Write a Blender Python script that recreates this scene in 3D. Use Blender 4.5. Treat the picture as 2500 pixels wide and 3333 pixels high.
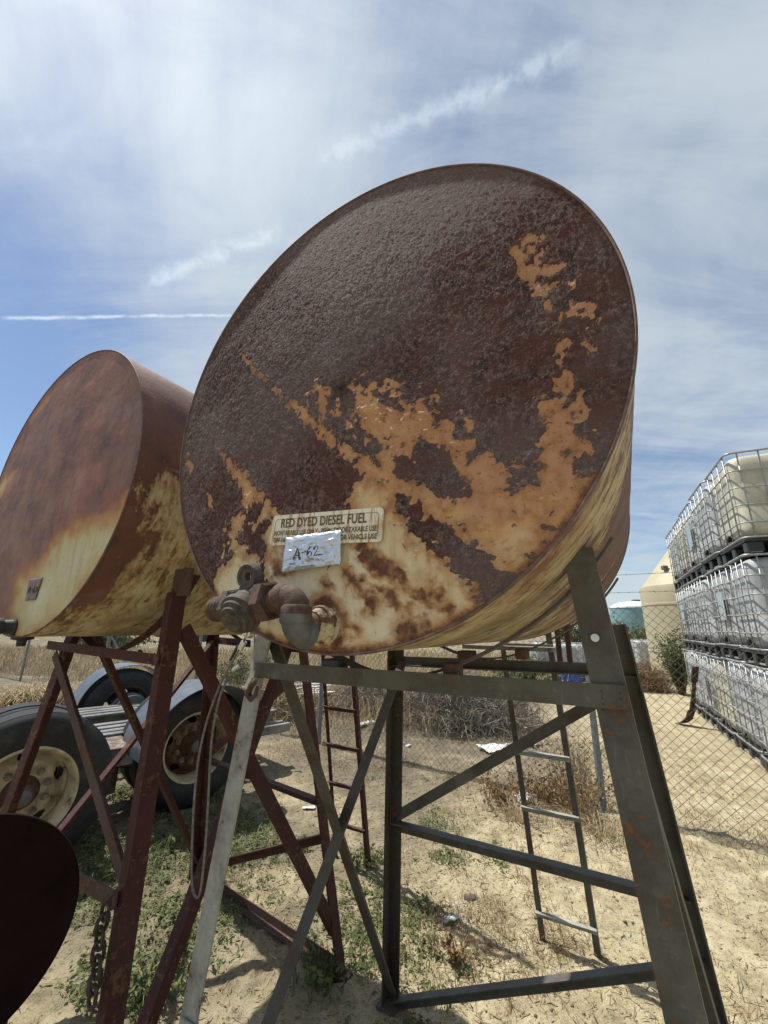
import bpy, math, random
import numpy as np
from mathutils import Vector, Matrix
for o in list(bpy.data.objects): bpy.data.objects.remove(o)
random.seed(7); rng = np.random.default_rng(7)
scene = bpy.context.scene
COL = scene.collection
R_ = math.radians
# ---------------------------------------------------------------- camera
EYE = 1.60
FPX, TILT, ROLL, YAW = 1332.9, 0.27447, 0.014356, 0.518899   # focal length in photo pixels, camera tilt/roll, heading of the tank axis
ct, st = math.cos(TILT), math.sin(TILT)
_r, _u = np.array([1., 0, 0]), np.array([0, -st, ct])
CF = np.array([0, ct, st])
CR = math.cos(ROLL)*_r + math.sin(ROLL)*_u
CU = -math.sin(ROLL)*_r + math.cos(ROLL)*_u
cam_d = bpy.data.cameras.new('camera'); cam = bpy.data.objects.new('camera', cam_d); COL.objects.link(cam)
cam_d.sensor_fit = 'HORIZONTAL'; cam_d.sensor_width = 36; cam_d.lens = FPX/2500*36
cam_d.clip_start = .02; cam_d.clip_end = 5000
M = Matrix.Identity(4)
for i in range(3):
    M[i][0], M[i][1], M[i][2] = CR[i], CU[i], -CF[i]
M[2][3] = EYE
cam.matrix_world = M
scene.camera = cam
scene.render.resolution_x, scene.render.resolution_y = 768, 1024
# ---------------------------------------------------------------- sun, exposure
SUN_AZ, SUN_EL = R_(-62), R_(64)       # azimuth from +Y, clockwise
SUN = Vector((math.sin(SUN_AZ)*math.cos(SUN_EL), math.cos(SUN_AZ)*math.cos(SUN_EL), math.sin(SUN_EL)))
sd = bpy.data.lights.new('sun', 'SUN'); sd.energy = 5.0; sd.angle = R_(.6); sd.color = (1, .955, .88)
sun = bpy.data.objects.new('sun', sd); COL.objects.link(sun)
sun.rotation_euler = (-SUN).to_track_quat('-Z', 'Y').to_euler(); sun.location = (-6, 6, 14)
vs = scene.view_settings
scene.cycles.max_bounces = 6; scene.cycles.diffuse_bounces = 3; scene.cycles.glossy_bounces = 2; scene.cycles.transmission_bounces = 2
scene.display_settings.display_device = 'sRGB'
vs.view_transform = 'Standard'; vs.look = 'None'; vs.exposure = 0.36; vs.gamma = 1
vs.use_curve_mapping = False

# ---------------------------------------------------------------- node helper
class NT:
    def __init__(s, tree): s.t = tree; s.n = tree.nodes; s.l = tree.links
    def new(s, typ, **kw):
        n = s.n.new(typ)
        for k, v in kw.items(): setattr(n, k, v)
        return n
    def put(s, sock, v):
        if v is None: return
        if isinstance(v, bpy.types.NodeSocket): s.l.new(v, sock)
        else:
            if hasattr(sock, 'default_value'):
                try: sock.default_value = v
                except Exception:
                    sock.default_value = (v[0], v[1], v[2], 1) if isinstance(v, (tuple, list)) else (v, v, v)
    def math(s, op, a, b=None, c=None, clamp=False):
        n = s.new('ShaderNodeMath', operation=op); n.use_clamp = clamp
        s.put(n.inputs[0], a); s.put(n.inputs[1], b)
        if c is not None: s.put(n.inputs[2], c)
        return n.outputs[0]
    def vmath(s, op, a, b=None):
        n = s.new('ShaderNodeVectorMath', operation=op); s.put(n.inputs[0], a)
        if b is not None: s.put(n.inputs[1], b)
        return n.outputs['Value'] if op in ('DOT_PRODUCT', 'LENGTH') else n.outputs[0]
    def noise(s, vec, scale, detail=4, rough=.55, dist=0.):
        n = s.new('ShaderNodeTexNoise'); s.put(n.inputs['Vector'], vec)
        n.inputs['Scale'].default_value = scale; n.inputs['Detail'].default_value = detail
        n.inputs['Roughness'].default_value = rough; n.inputs['Distortion'].default_value = dist
        return n.outputs['Fac']
    def voro(s, vec, scale, feature='F1'):
        n = s.new('ShaderNodeTexVoronoi', feature=feature); s.put(n.inputs['Vector'], vec); n.inputs['Scale'].default_value = scale
        return n.outputs['Distance']
    def sep(s, vec):
        n = s.new('ShaderNodeSeparateXYZ'); s.put(n.inputs[0], vec); return n.outputs
    def comb(s, x, y, z):
        n = s.new('ShaderNodeCombineXYZ')
        for i, v in enumerate((x, y, z)): s.put(n.inputs[i], v)
        return n.outputs[0]
    def mapv(s, vec, scale=(1, 1, 1), loc=(0, 0, 0)):
        n = s.new('ShaderNodeMapping'); s.put(n.inputs[0], vec); n.inputs['Scale'].default_value = scale; n.inputs['Location'].default_value = loc
        return n.outputs[0]
    def step(s, v, a, b):
        n = s.new('ShaderNodeMapRange', interpolation_type='SMOOTHSTEP'); s.put(n.inputs[0], v)
        n.inputs[1].default_value = a; n.inputs[2].default_value = b
        return n.outputs[0]
    def mix(s, f, a, b, mode='MIX'):
        n = s.new('ShaderNodeMix', data_type='RGBA', blend_type=mode)
        s.put(n.inputs[0], f); s.put(n.inputs[6], a); s.put(n.inputs[7], b)
        return n.outputs[2]
    def ramp(s, f, stops):
        n = s.new('ShaderNodeValToRGB'); s.put(n.inputs[0], f)
        e = n.color_ramp.elements
        while len(e) < len(stops): e.new(.5)
        for x, (p, c) in zip(e, stops): x.position = p; x.color = (c[0], c[1], c[2], 1)
        return n.outputs[0]
    def attr(s, name):
        n = s.new('ShaderNodeAttribute', attribute_name=name); return n.outputs
    def coord(s, w='Object'):
        return s.new('ShaderNodeTexCoord').outputs[w]
    def bump(s, h, strength=.5, dist=.01, normal=None):
        n = s.new('ShaderNodeBump'); n.inputs['Strength'].default_value = strength; n.inputs['Distance'].default_value = dist
        s.put(n.inputs['Height'], h)
        if normal is not None: s.put(n.inputs['Normal'], normal)
        return n.outputs[0]
    def scale(s, col, f):
        n = s.new('ShaderNodeVectorMath', operation='SCALE'); s.put(n.inputs[0], col); s.put(n.inputs[3], f); return n.outputs[0]

MATS = {}
def material(name, fn):
    if name in MATS: return MATS[name]
    m = bpy.data.materials.new(name); m.use_nodes = True
    g = NT(m.node_tree); bs = m.node_tree.nodes['Principled BSDF']
    fn(g, bs); MATS[name] = m
    return m
def P(g, bs, color=None, rough=None, metal=None, normal=None, spec=None):
    for k, v in (('Base Color', color), ('Roughness', rough), ('Metallic', metal), ('Normal', normal), ('Specular IOR Level', spec)):
        if v is None: continue
        s = bs.inputs[k]
        if isinstance(v, bpy.types.NodeSocket): g.l.new(v, s)
        elif k == 'Base Color': s.default_value = (v[0], v[1], v[2], 1)
        else: s.default_value = v

# ---------------------------------------------------------------- pixel helpers (a pixel is only a direction; the distance comes from the plane it lies on)
cy, sy = math.cos(YAW), math.sin(YAW)
MV, NV = np.array([cy, -sy, 0]), np.array([sy, cy, 0])    # yard frame: m across the tanks, n along their axis
def ray(px, py):
    return (px-1250)/FPX*CR - (py-1666.5)/FPX*CU + CF
def yard(px, py, n=None, z=None, d=None):
    v = ray(px, py)
    s = n/(v@NV) if n is not None else ((z-EYE)/v[2] if z is not None else d/math.hypot(v[0], v[1]))
    q = v*s
    return np.array([q@MV, q@NV, q[2]+EYE])
def W(p):                                                   # yard frame -> world
    return np.array([p[0]*cy+p[1]*sy, -p[0]*sy+p[1]*cy, p[2] if len(p) > 2 else 0.])

# ---------------------------------------------------------------- world: Nishita daylight with thin cirrus and old contrails
world = bpy.data.worlds.new('World'); scene.world = world; world.use_nodes = True
g = NT(world.node_tree); bg = world.node_tree.nodes['Background']
sky = g.new('ShaderNodeTexSky', sky_type='NISHITA'); sky.sun_disc = False
sky.sun_elevation = SUN_EL; sky.sun_rotation = SUN_AZ % (2*math.pi)
sky.altitude = 100; sky.air_density = 1.0; sky.dust_density = .35; sky.ozone_density = 2.0
dirv = g.vmath('NORMALIZE', g.coord('Generated'))
dx, dy, dz = g.sep(dirv)
zz = g.math('ADD', g.math('MAXIMUM', dz, 0.), .12)
dome = g.comb(g.math('DIVIDE', dx, zz), g.math('DIVIDE', dy, zz), 0.)           # flat cloud deck seen in perspective
wispv = g.mapv(dome, (.55, 1.5, 1), (3.1, 1.3, 0)); 
rot = wispv.node; rot.inputs['Rotation'].default_value = (0, 0, R_(35))
veil = g.noise(g.mapv(dome, (.6, .6, 1), (1.2, 4.4, 0)), 1.1, 7, .62, .7)
wisp = g.noise(wispv, 1.5, 7, .6, 1.2)
cov = g.math('ADD', g.math('MULTIPLY', veil, .85), g.math('MULTIPLY', wisp, .68))
# the veil is thick overhead and to the right, and opens to blue low on the left
az_open = g.vmath('DOT_PRODUCT', dirv, tuple(Vector((-.86, .50, .12)).normalized()))
opening = g.math('MULTIPLY', g.step(az_open, .76, .99), .42)
cov = g.math('SUBTRACT', cov, opening)
cov = g.math('ADD', cov, g.math('MULTIPLY', g.step(dz, .05, .75), .17))
cloud = g.math('MULTIPLY', g.step(cov, .58, 1.06), .9)
low = g.noise(g.mapv(dome, (.35, .35, 1), (7.7, 2.2, 0)), 1.6, 6, .6, .3)       # banked cloud towards the horizon
lowm = g.math('MULTIPLY', g.step(low, .42, .60), g.math('MULTIPLY', g.step(dz, .62, .10), g.step(opening, .3, .0)))
cloud = g.math('MAXIMUM', cloud, g.math('MULTIPLY', lowm, .85))
def contrail(a, b, width, gain, seed, wob):
    da, db = ray(*a), ray(*b); da /= np.linalg.norm(da); db /= np.linalg.norm(db)
    nn = np.cross(da, db); nn /= np.linalg.norm(nn); mid = da+db; mid /= np.linalg.norm(mid); half = float(da@mid)
    tw = g.noise(g.mapv(dirv, (1, 1, 1), (seed, 0, 0)), wob, 4, .6)
    off = g.math('ADD', g.vmath('DOT_PRODUCT', dirv, tuple(nn)), g.math('MULTIPLY', g.math('SUBTRACT', tw, .5), width*1.6))
    line = g.math('POWER', g.step(g.math('ABSOLUTE', off), width, 0.), 1.5)
    span = g.step(g.vmath('DOT_PRODUCT', dirv, tuple(mid)), half-.003, half+(1-half)*.3)
    puff = g.step(g.noise(dirv, wob*1.2, 3, .6), .25, .62)
    return g.math('MULTIPLY', g.math('MULTIPLY', line, span), g.math('MULTIPLY', puff, gain))
trails = None
for args in (((1020, 535), (1900, 150), .030, .34, 1.7, 26), ((480, 925), (900, 750), .024, .40, 5.1, 28), ((-300, 1040), (900, 1024), .0055, .62, 9.3, 22)):
    c = contrail(*args); trails = c if trails is None else g.math('MAXIMUM', trails, c)
fwd = g.math('POWER', g.math('MAXIMUM', g.vmath('DOT_PRODUCT', dirv, tuple(SUN)), 0.), 18.)   # thin cloud scatters forward, brighter round the sun
cl_rad = g.math('ADD', 6.0, g.math('MULTIPLY', fwd, 4.5))
tint = g.ramp(fwd, [(0, (.80, .91, 1.0)), (1, (.93, .99, 1.0))])
skycol = g.mix(cloud, sky.outputs[0], g.scale(tint, cl_rad))
skycol = g.mix(trails, skycol, (7.4, 8.4, 9.0, 1))
g.l.new(skycol, bg.inputs[0]); bg.inputs[1].default_value = .098
world.cycles.sampling_method = 'MANUAL'; world.cycles.sample_map_resolution = 512

# ---------------------------------------------------------------- mesh helpers
def npmesh(name, V, F):
    V = np.asarray(V, float); F = np.asarray(F, np.int32); k = F.shape[1]
    me = bpy.data.meshes.new(name); me.vertices.add(len(V)); me.vertices.foreach_set('co', V.ravel())
    me.loops.add(F.size); me.loops.foreach_set('vertex_index', F.ravel())
    me.polygons.add(len(F)); me.polygons.foreach_set('loop_start', np.arange(0, F.size, k, dtype=np.int32))
    me.update(calc_edges=True); me.validate()
    return me
def link(name, me, mat, parent=None, smooth=False):
    o = bpy.data.objects.new(name, me); COL.objects.link(o)
    if mat is not None and not me.materials: me.materials.append(mat)
    if smooth: me.shade_smooth()
    if parent is not None: o.parent = parent
    return o
def tag(o, label=None, cat=None, group=None, kind=None):
    for k, v in (('label', label), ('category', cat), ('group', group), ('kind', kind)):
        if v: o[k] = v
    return o
def thing(name, label, cat, loc=(0, 0, 0), rotz=0., group=None):
    o = bpy.data.objects.new(name, None); COL.objects.link(o); o.empty_display_size = .1
    o.location = tuple(loc); o.rotation_euler = (0, 0, rotz)
    return tag(o, label, cat, group)
def copy_tree(o, parent=None):
    c = o.copy(); COL.objects.link(c); c.parent = parent
    for ch in list(o.children): copy_tree(ch, c)
    return c
def unit(v):
    v = np.asarray(v, float); return v/np.linalg.norm(v)
class G:
    def __init__(s): s.v = []; s.f = []
    def add(s, V, F):
        b = len(s.v); s.v += [tuple(map(float, p)) for p in V]; s.f += [tuple(i+b for i in f) for f in F]; return s
    def box(s, c, d, X=(1, 0, 0), Y=(0, 1, 0), Z=(0, 0, 1), bev=0.):
        X, Y, Z = map(lambda q: unit(q), (X, Y, Z)); c = np.asarray(c, float); a, b, h = np.asarray(d)/2
        if bev <= 0:
            V = [c+X*i*a+Y*j*b+Z*k*h for k in (-1, 1) for j in (-1, 1) for i in (-1, 1)]
            return s.add(V, [(0, 2, 3, 1), (4, 5, 7, 6), (0, 1, 5, 4), (2, 6, 7, 3), (0, 4, 6, 2), (1, 3, 7, 5)])
        ring = [(a-bev, b), (a, b-bev), (a, -b+bev), (a-bev, -b), (-a+bev, -b), (-a, -b+bev), (-a, b-bev), (-a+bev, b)][::-1]
        V = []
        for k, sh in ((-h, bev), (-h+bev, 0), (h-bev, 0), (h, bev)):
            for x, y in ring:
                V.append(c+X*(x-math.copysign(sh, x))+Y*(y-math.copysign(sh, y))+Z*k)
        F = [tuple(range(7, -1, -1)), tuple(range(24, 32))]
        for l in range(3):
            for i in range(8): F.append((l*8+i, l*8+(i+1) % 8, (l+1)*8+(i+1) % 8, (l+1)*8+i))
        return s.add(V, F)
    def bar(s, p0, p1, sec):
        """extrude a section given as list of (vector offsets) along p0-p1"""
        p0, p1 = np.asarray(p0, float), np.asarray(p1, float); n = len(sec)
        V = [p0+q for q in sec]+[p1+q for q in sec]
        F = [tuple(range(n))[::-1], tuple(range(n, 2*n))]+[(i, (i+1) % n, n+(i+1) % n, n+i) for i in range(n)]
        return s.add(V, F)
    def angle(s, p0, p1, w, t, a, b, w2=None):
        ax = unit(np.asarray(p1, float)-np.asarray(p0, float)); w2 = w2 or w
        a = np.asarray(a, float); a = unit(a-ax*(a@ax)); b = np.asarray(b, float); b = unit(b-ax*(b@ax)-a*((b-ax*(b@ax))@a))
        return s.bar(p0, p1, [a*0, a*w, a*w+b*t, a*t+b*t, a*t+b*w2, b*w2])
    def rod(s, p0, p1, r, n=8, r1=None):
        return s.tube([p0, p1], [r, r if r1 is None else r1], n)
    def tube(s, path, rad, n=10, cap=True):
        path = [np.asarray(p, float) for p in path]
        if not hasattr(rad, '__len__'): rad = [rad]*len(path)
        T = [unit(path[min(i+1, len(path)-1)]-path[max(i-1, 0)]) for i in range(len(path))]
        u = np.array([0, 0, 1.]) if abs(T[0][2]) < .9 else np.array([1., 0, 0]); V = []
        for p, t_, r in zip(path, T, rad):
            u = unit(u-t_*(u@t_)); w = np.cross(t_, u)
            V += [p+r*(math.cos(2*math.pi*k/n)*u+math.sin(2*math.pi*k/n)*w) for k in range(n)]
        F = [(i*n+k, i*n+(k+1) % n, (i+1)*n+(k+1) % n, (i+1)*n+k) for i in range(len(path)-1) for k in range(n)]
        if cap: F += [tuple(range(n))[::-1], tuple(range((len(path)-1)*n, len(path)*n))]
        return s.add(V, F)
    def lathe(s, base, axis, prof, n=24, u=None):
        """prof: list of (distance along axis, radius)"""
        ax = unit(axis); u0 = np.asarray(u if u is not None else ([0, 0, 1.] if abs(ax[2]) < .9 else [1., 0, 0]), float); u0 = unit(u0-ax*(u0@ax)); w = np.cross(ax, u0)
        base = np.asarray(base, float); V = []
        for d, r in prof: V += [base+ax*d+r*(math.cos(2*math.pi*k/n)*u0+math.sin(2*math.pi*k/n)*w) for k in range(n)]
        L = len(prof)
        F = [(i*n+k, i*n+(k+1) % n, (i+1)*n+(k+1) % n, (i+1)*n+k) for i in range(L-1) for k in range(n)]
        F += [tuple(range(n))[::-1], tuple(range((L-1)*n, L*n))]
        return s.add(V, F)
    def loop(s, path, r, n=6):
        """closed tube"""
        path = [np.asarray(p, float) for p in path]; L = len(path); V = []
        nrm = None
        for i, p in enumerate(path):
            t_ = unit(path[(i+1) % L]-path[i-1])
            if nrm is None: nrm = unit(np.cross(path[0]-path[L//3], path[L//3]-path[2*L//3]))
            w = np.cross(t_, nrm)
            V += [p+r*(math.cos(2*math.pi*k/n)*nrm+math.sin(2*math.pi*k/n)*w) for k in range(n)]
        F = [(i*n+k, i*n+(k+1) % n, ((i+1) % L)*n+(k+1) % n, ((i+1) % L)*n+k) for i in range(L) for k in range(n)]
        return s.add(V, F)
    def mesh(s, name):
        me = bpy.data.meshes.new(name); me.from_pydata(s.v, [], s.f); me.update(); return me
    def mk(s, name, mat, parent=None, smooth=False, sharp=None):
        me = s.mesh(name)
        o = link(name, me, mat, parent, smooth)
        if smooth: me.set_sharp_from_angle(angle=R_(sharp or 40))
        return o
# vectorised value noise
def hsh(i, j, s): 
    v = np.sin(i*127.1+j*311.7+s*74.7)*43758.5453; return v-np.floor(v)
def vn(x, y, s=0):
    i, j = np.floor(x), np.floor(y); a, b = x-i, y-j; a = a*a*(3-2*a); b = b*b*(3-2*b)
    return (hsh(i, j, s)*(1-a)+hsh(i+1, j, s)*a)*(1-b)+(hsh(i, j+1, s)*(1-a)+hsh(i+1, j+1, s)*a)*b
def fbm(x, y, s=0, o=5, g_=.5):
    t, am, f_ = 0, 1., 1.; tot = 0
    for k in range(o): t = t+am*vn(x*f_+k*17.3, y*f_-k*9.1, s+k); tot += am; am *= g_; f_ *= 2.03
    return t/tot
def sstep(x, a, b):
    q = np.clip((x-a)/(b-a), 0, 1); return q*q*(3-2*q)
def fattr(me, name, arr):
    a = me.attributes.new(name, 'FLOAT', 'POINT'); a.data.foreach_set('value', np.asarray(arr, np.float32).ravel())
def vattr(me, name, arr):
    a = me.attributes.new(name, 'FLOAT_VECTOR', 'POINT'); a.data.foreach_set('vector', np.asarray(arr, np.float32).ravel())
# ================================================================ MATERIALS
def rustcols(g, vec, s=1.):
    a = g.noise(vec, 9*s, 6, .65); b = g.noise(vec, 60*s, 4, .6)
    return a, b
def m_head(g, bs):
    co = g.coord('Object'); ru = g.attr('rust')[2]; st_ = g.attr('stain')[2]; tn = g.attr('tan')[2]; rd = g.attr('red')[2]
    n1 = g.noise(co, 14, 6, .65); n2 = g.noise(co, 90, 5, .7); n3 = g.noise(co, 260, 3, .7)
    rf = g.math('ADD', ru, g.math('MULTIPLY', g.math('SUBTRACT', n2, .5), .9))
    rm = g.step(rf, .42, .58)
    dark = g.ramp(n2, [(.34, (.012, .006, .005)), (.48, (.062, .031, .025)), (.58, (.125, .070, .057)), (.72, (.27, .18, .145))])
    dark = g.mix(g.step(n3, .56, .70), dark, (.24, .195, .18))
    dark = g.mix(g.step(n3, .42, .32), dark, (.022, .014, .014))
    dark = g.mix(g.math('MULTIPLY', g.step(n1, .38, .66), rd), dark, (.090, .030, .022))
    light = g.ramp(g.math('ADD', tn, g.math('MULTIPLY', g.math('SUBTRACT', n1, .5), .55)), [(0., (.66, .60, .42)), (.30, (.63, .50, .29)), (.6, (.54, .315, .15)), (1., (.46, .245, .140))])
    vx, vy, vz = g.sep(co)
    streak = g.noise(g.comb(g.math('MULTIPLY', vx, 38), 0., g.math('MULTIPLY', vz, 3.2)), 1., 5, .65)
    light = g.mix(g.math('MULTIPLY', g.step(streak, .5, .75), .45), light, (.30, .135, .05))
    spot = g.math('MAXIMUM', g.step(g.math('ADD', g.noise(co, 42, 4, .75), g.math('MULTIPLY', tn, .05)), .63, .70), g.math('MULTIPLY', g.step(g.noise(co, 130, 3, .7), .62, .70), g.step(tn, .5, .9)))
    sm = g.math('MAXIMUM', g.step(g.math('ADD', st_, g.math('MULTIPLY', g.math('SUBTRACT', g.noise(co, 26, 5, .7), .5), 1.6)), .30, .85), g.math('MULTIPLY', spot, .8))
    light = g.mix(g.math('MULTIPLY', g.step(st_, .05, .5), .6), light, (.46, .225, .075))
    halo = g.step(g.math('ADD', g.noise(co, 11, 5, .7), g.math('MULTIPLY', st_, .3)), .52, .72)
    light = g.mix(g.math('MULTIPLY', halo, .55), light, (.43, .21, .075))
    light = g.mix(sm, light, g.ramp(n2, [(.3, (.060, .026, .018)), (.7, (.19, .080, .042))]))
    ed = g.math('MULTIPLY', g.attr('edge')[2], g.step(g.noise(co, 22, 5, .7), .30, .62))
    light = g.mix(g.math('MULTIPLY', ed, .85), light, g.ramp(n2, [(.3, (.15, .060, .034)), (.7, (.36, .17, .085))]))
    dust = g.math('MULTIPLY', g.attr('dust_patch')[2], g.math('ADD', .25, g.math('MULTIPLY', n3, .7)))
    dark = g.mix(g.math('MULTIPLY', dust, .42), dark, (.24, .21, .20))
    colr = g.mix(rm, light, dark)
    h = g.math('ADD', g.math('MULTIPLY', n2, g.math('ADD', .15, rm)), g.math('MULTIPLY', n3, .35))
    P(g, bs, colr, g.math('ADD', .70, g.math('MULTIPLY', rm, .15)), 0, g.bump(h, .85, .005), .26)
def m_head2(g, bs):
    co = g.coord('Object'); ru = g.attr('rust')[2]; tn = g.attr('tan')[2]
    n1 = g.noise(co, 6, 6, .6); n2 = g.noise(co, 70, 5, .7); n0 = g.noise(co, 2.4, 4, .55)
    vx, vy, vz = g.sep(co)
    streak = g.noise(g.comb(g.math('MULTIPLY', vx, 26), 0., g.math('MULTIPLY', vz, 3)), 1., 5, .6)
    dark = g.ramp(n1, [(.28, (.10, .055, .048)), (.5, (.225, .095, .062)), (.72, (.33, .175, .115))])
    dark = g.mix(g.math('MULTIPLY', g.step(n0, .5, .72), .7), dark, (.16, .125, .118))
    dark = g.mix(g.math('MULTIPLY', g.step(n2, .45, .7), .45), dark, (.25, .13, .09))
    dark = g.mix(g.math('MULTIPLY', g.step(streak, .50, .70), .5), dark, (.075, .045, .042))
    dark = g.mix(g.math('MULTIPLY', g.step(g.noise(co, 17, 5, .7), .55, .7), .5), dark, (.30, .13, .055))
    light = g.ramp(g.math('ADD', tn, g.math('MULTIPLY', g.math('SUBTRACT', n1, .5), .7)), [(0., (.56, .53, .36)), (.35, (.50, .42, .22)), (.65, (.42, .22, .075)), (1., (.33, .13, .05))])
    light = g.mix(g.math('MULTIPLY', g.step(streak, .5, .78), .4), light, (.27, .13, .05))
    light = g.mix(g.math('MULTIPLY', g.step(n2, .62, .72), .8), light, (.16, .07, .03))
    rm = g.step(g.math('ADD', ru, g.math('MULTIPLY', g.math('SUBTRACT', n2, .5), .5)), .3, .75)
    P(g, bs, g.mix(rm, light, dark), .62, 0, g.bump(g.math('ADD', n2, g.math('MULTIPLY', n1, .5)), .25, .004), .4)
def m_shell(g, bs):
    cyl = g.attr('cyl')[1]; cx_, cy_, cz_ = g.sep(cyl); co = g.coord('Object')   # cyl = (angle*R, axial, height fraction)
    st1 = g.noise(g.comb(g.math('MULTIPLY', cx_, 8), g.math('MULTIPLY', cy_, 24), 0.), 1., 6, .65)
    st2 = g.noise(g.comb(g.math('MULTIPLY', cx_, 22), g.math('MULTIPLY', cy_, 64), 3.), 1., 4, .6)
    n1 = g.noise(co, 7, 6, .65); n2 = g.noise(co, 70, 4, .65)
    lift = g.attr('rusty')[2]
    f_ = g.math('ADD', lift, g.math('ADD', g.math('MULTIPLY', g.math('SUBTRACT', st1, .5), 1.7), g.math('MULTIPLY', g.math('SUBTRACT', n1, .5), 1.5)))
    f_ = g.math('ADD', f_, g.math('MULTIPLY', g.math('SUBTRACT', n2, .5), .55))
    rm = g.step(f_, .42, .66)
    dark = g.ramp(n1, [(.3, (.075, .036, .028)), (.55, (.14, .062, .042)), (.75, (.20, .11, .08))])
    light = g.ramp(g.math('ADD', st2, g.math('MULTIPLY', f_, .5)), [(.3, (.56, .53, .39)), (.6, (.46, .39, .23)), (.85, (.30, .16, .07))])
    light = g.mix(g.math('MULTIPLY', g.step(st2, .54, .72), .7), light, (.10, .055, .034))
    big = g.step(g.noise(co, 3.2, 5, .6), .44, .66)
    light = g.mix(g.math('MULTIPLY', big, .65), light, (.23, .115, .05))
    sp = g.step(g.noise(co, 24, 5, .75), .56, .74)
    light = g.mix(g.math('MULTIPLY', sp, .85), light, (.14, .055, .02))
    P(g, bs, g.mix(rm, light, dark), .66, 0, g.bump(g.math('ADD', n2, g.math('MULTIPLY', rm, .6)), .35, .004), .4)
def paint(base, rustf=.62, dirt=(.16, .13, .09), rough=.62):
    def fn(g, bs):
        co = g.coord('Object'); n1 = g.noise(co, 9, 6, .65); n2 = g.noise(co, 55, 4, .7); n3 = g.noise(co, 3, 3, .5)
        c = g.mix(g.math('MULTIPLY', g.step(n1, .38, .68), .8), base, tuple(x*.42 for x in base))
        c = g.mix(g.math('MULTIPLY', g.step(n2, .56, .70), .5), c, tuple(min(1, x*1.5+.02) for x in base))
        c = g.mix(g.math('MULTIPLY', g.step(n3, .45, .7), .4), c, dirt)
        sc = g.noise(g.mapv(co, (60, 60, 5)), 1., 3, .7)
        c = g.mix(g.math('MULTIPLY', g.step(sc, .62, .75), .35), c, tuple(min(1, x*1.7+.05) for x in base))
        rm = g.step(g.math('ADD', g.math('MULTIPLY', n1, .55), g.math('MULTIPLY', n2, .45)), rustf-.04, rustf+.03)
        c = g.mix(rm, c, g.ramp(n2, [(.35, (.05, .024, .016)), (.7, (.16, .07, .035))]))
        P(g, bs, c, rough, 0, g.bump(n2, .25, .003), .4)
    return fn
GREY = material('grey_painted_steel', paint((.098, .094, .078), .585, (.11, .085, .058)))
GREYW = material('weathered_white_paint', paint((.33, .33, .29), .59))
RED = material('red_oxide_steel', paint((.064, .018, .0145), .565, (.050, .031, .027), .75))
UMBER = material('umber_steel', paint((.060, .050, .040), .55, (.05, .035, .025), .75))
BROWN = material('rusted_steel', paint((.085, .05, .038), .56, (.12, .085, .06), .8))
HEAD1 = material('crusted_rust_on_cream_paint', m_head)
HEAD2 = material('purple_rust_on_cream_paint', m_head2)
SHELL = material('streaked_tank_shell', m_shell)
def flat(c, rough=.6, metal=0., var=.25, sc=30, bmp=.2):
    def fn(g, bs):
        co = g.coord('Object'); n = g.noise(co, sc, 5, .65); n0 = g.noise(co, sc*.17, 4, .6)
        col = g.mix(g.step(n, .3, .75), tuple(x*(1-var) for x in c), tuple(min(1, x*(1+var)) for x in c))
        col = g.mix(g.math('MULTIPLY', g.step(n0, .45, .7), .35), col, tuple(.6*x+.4*y for x, y in zip(c, (.2, .17, .12))))
        P(g, bs, col, rough, metal, g.bump(n, bmp, .003), .45)
    return fn
CAST = material('grimy_cast_iron', flat((.075, .060, .048), .8, 0, .55, 60, .9))
CASTR = material('rusty_cast_iron', flat((.085, .046, .034), .8, 0, .5, 50, .8))
GALV = material('galvanised_fitting', flat((.105, .112, .112), .5, .2, .3, 25, .25))
BLACKP = material('black_fitting', flat((.02, .022, .025), .5, 0, .4, 25, .2))
CREAMP = material('cream_flange', flat((.55, .49, .33), .7, 0, .35, 45, .7))
def m_maroon(g, bs):
    n = g.noise(g.coord('Object'), 9, 5, .65); P(g, bs, g.ramp(n, [(.3, (.006, .0022, .002)), (.7, (.014, .006, .0055))]), .8, 0, g.bump(n, .2, .004), .08)
CREAMR = material('rust_stained_flange', paint((.52, .46, .31), .50, (.32, .17, .07), .75))
DARKM = material('dark_maroon_steel', m_maroon)
ALU = material('bright_aluminium', flat((.62, .62, .60), .32, .8, .2, 20, .1))
CABLE = material('steel_cable', flat((.16, .15, .14), .55, .5, .4, 120, .3))
CHAINM = material('rusted_chain', flat((.06, .036, .028), .8, 0, .5, 70, .6))
RUB = material('tyre_rubber', flat((.012, .013, .016), .6, 0, .4, 30, .25))
RIM = material('cream_wheel_rim', paint((.58, .50, .33), .60, (.30, .19, .10), .6))
HUBM = material('rusty_hub', flat((.12, .065, .04), .8, 0, .5, 30, .4))
FEND = material('blue_black_fender', flat((.075, .085, .10), .42, 0, .3, 8, .1))
DECKM = material('worn_black_deck', paint((.17, .17, .165), .62, (.36, .35, .32), .6))
CONC = material('concrete', flat((.34, .325, .29), .9, 0, .2, 60, .5))
GALVP = material('galvanised_post', flat((.19, .215, .23), .5, .3, .25, 20, .1))
WIRE = material('fence_wire', flat((.125, .12, .105), .6, .35, .35, 40, .0))
PAPER = material('white_litter', flat((.58, .58, .56), .8, 0, .15, 20, .3))
WOODW = material('weathered_board', flat((.50, .47, .42), .85, 0, .3, 25, .3))
STONE = material('grey_stone', flat((.15, .125, .10), .9, 0, .4, 30, .6))
INK = material('black_marker_ink', flat((.012, .012, .016), .5, 0, .1, 30, 0))
PRINT = material('faded_print', flat((.12, .082, .035), .7, 0, .6, 70, 0))

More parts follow.
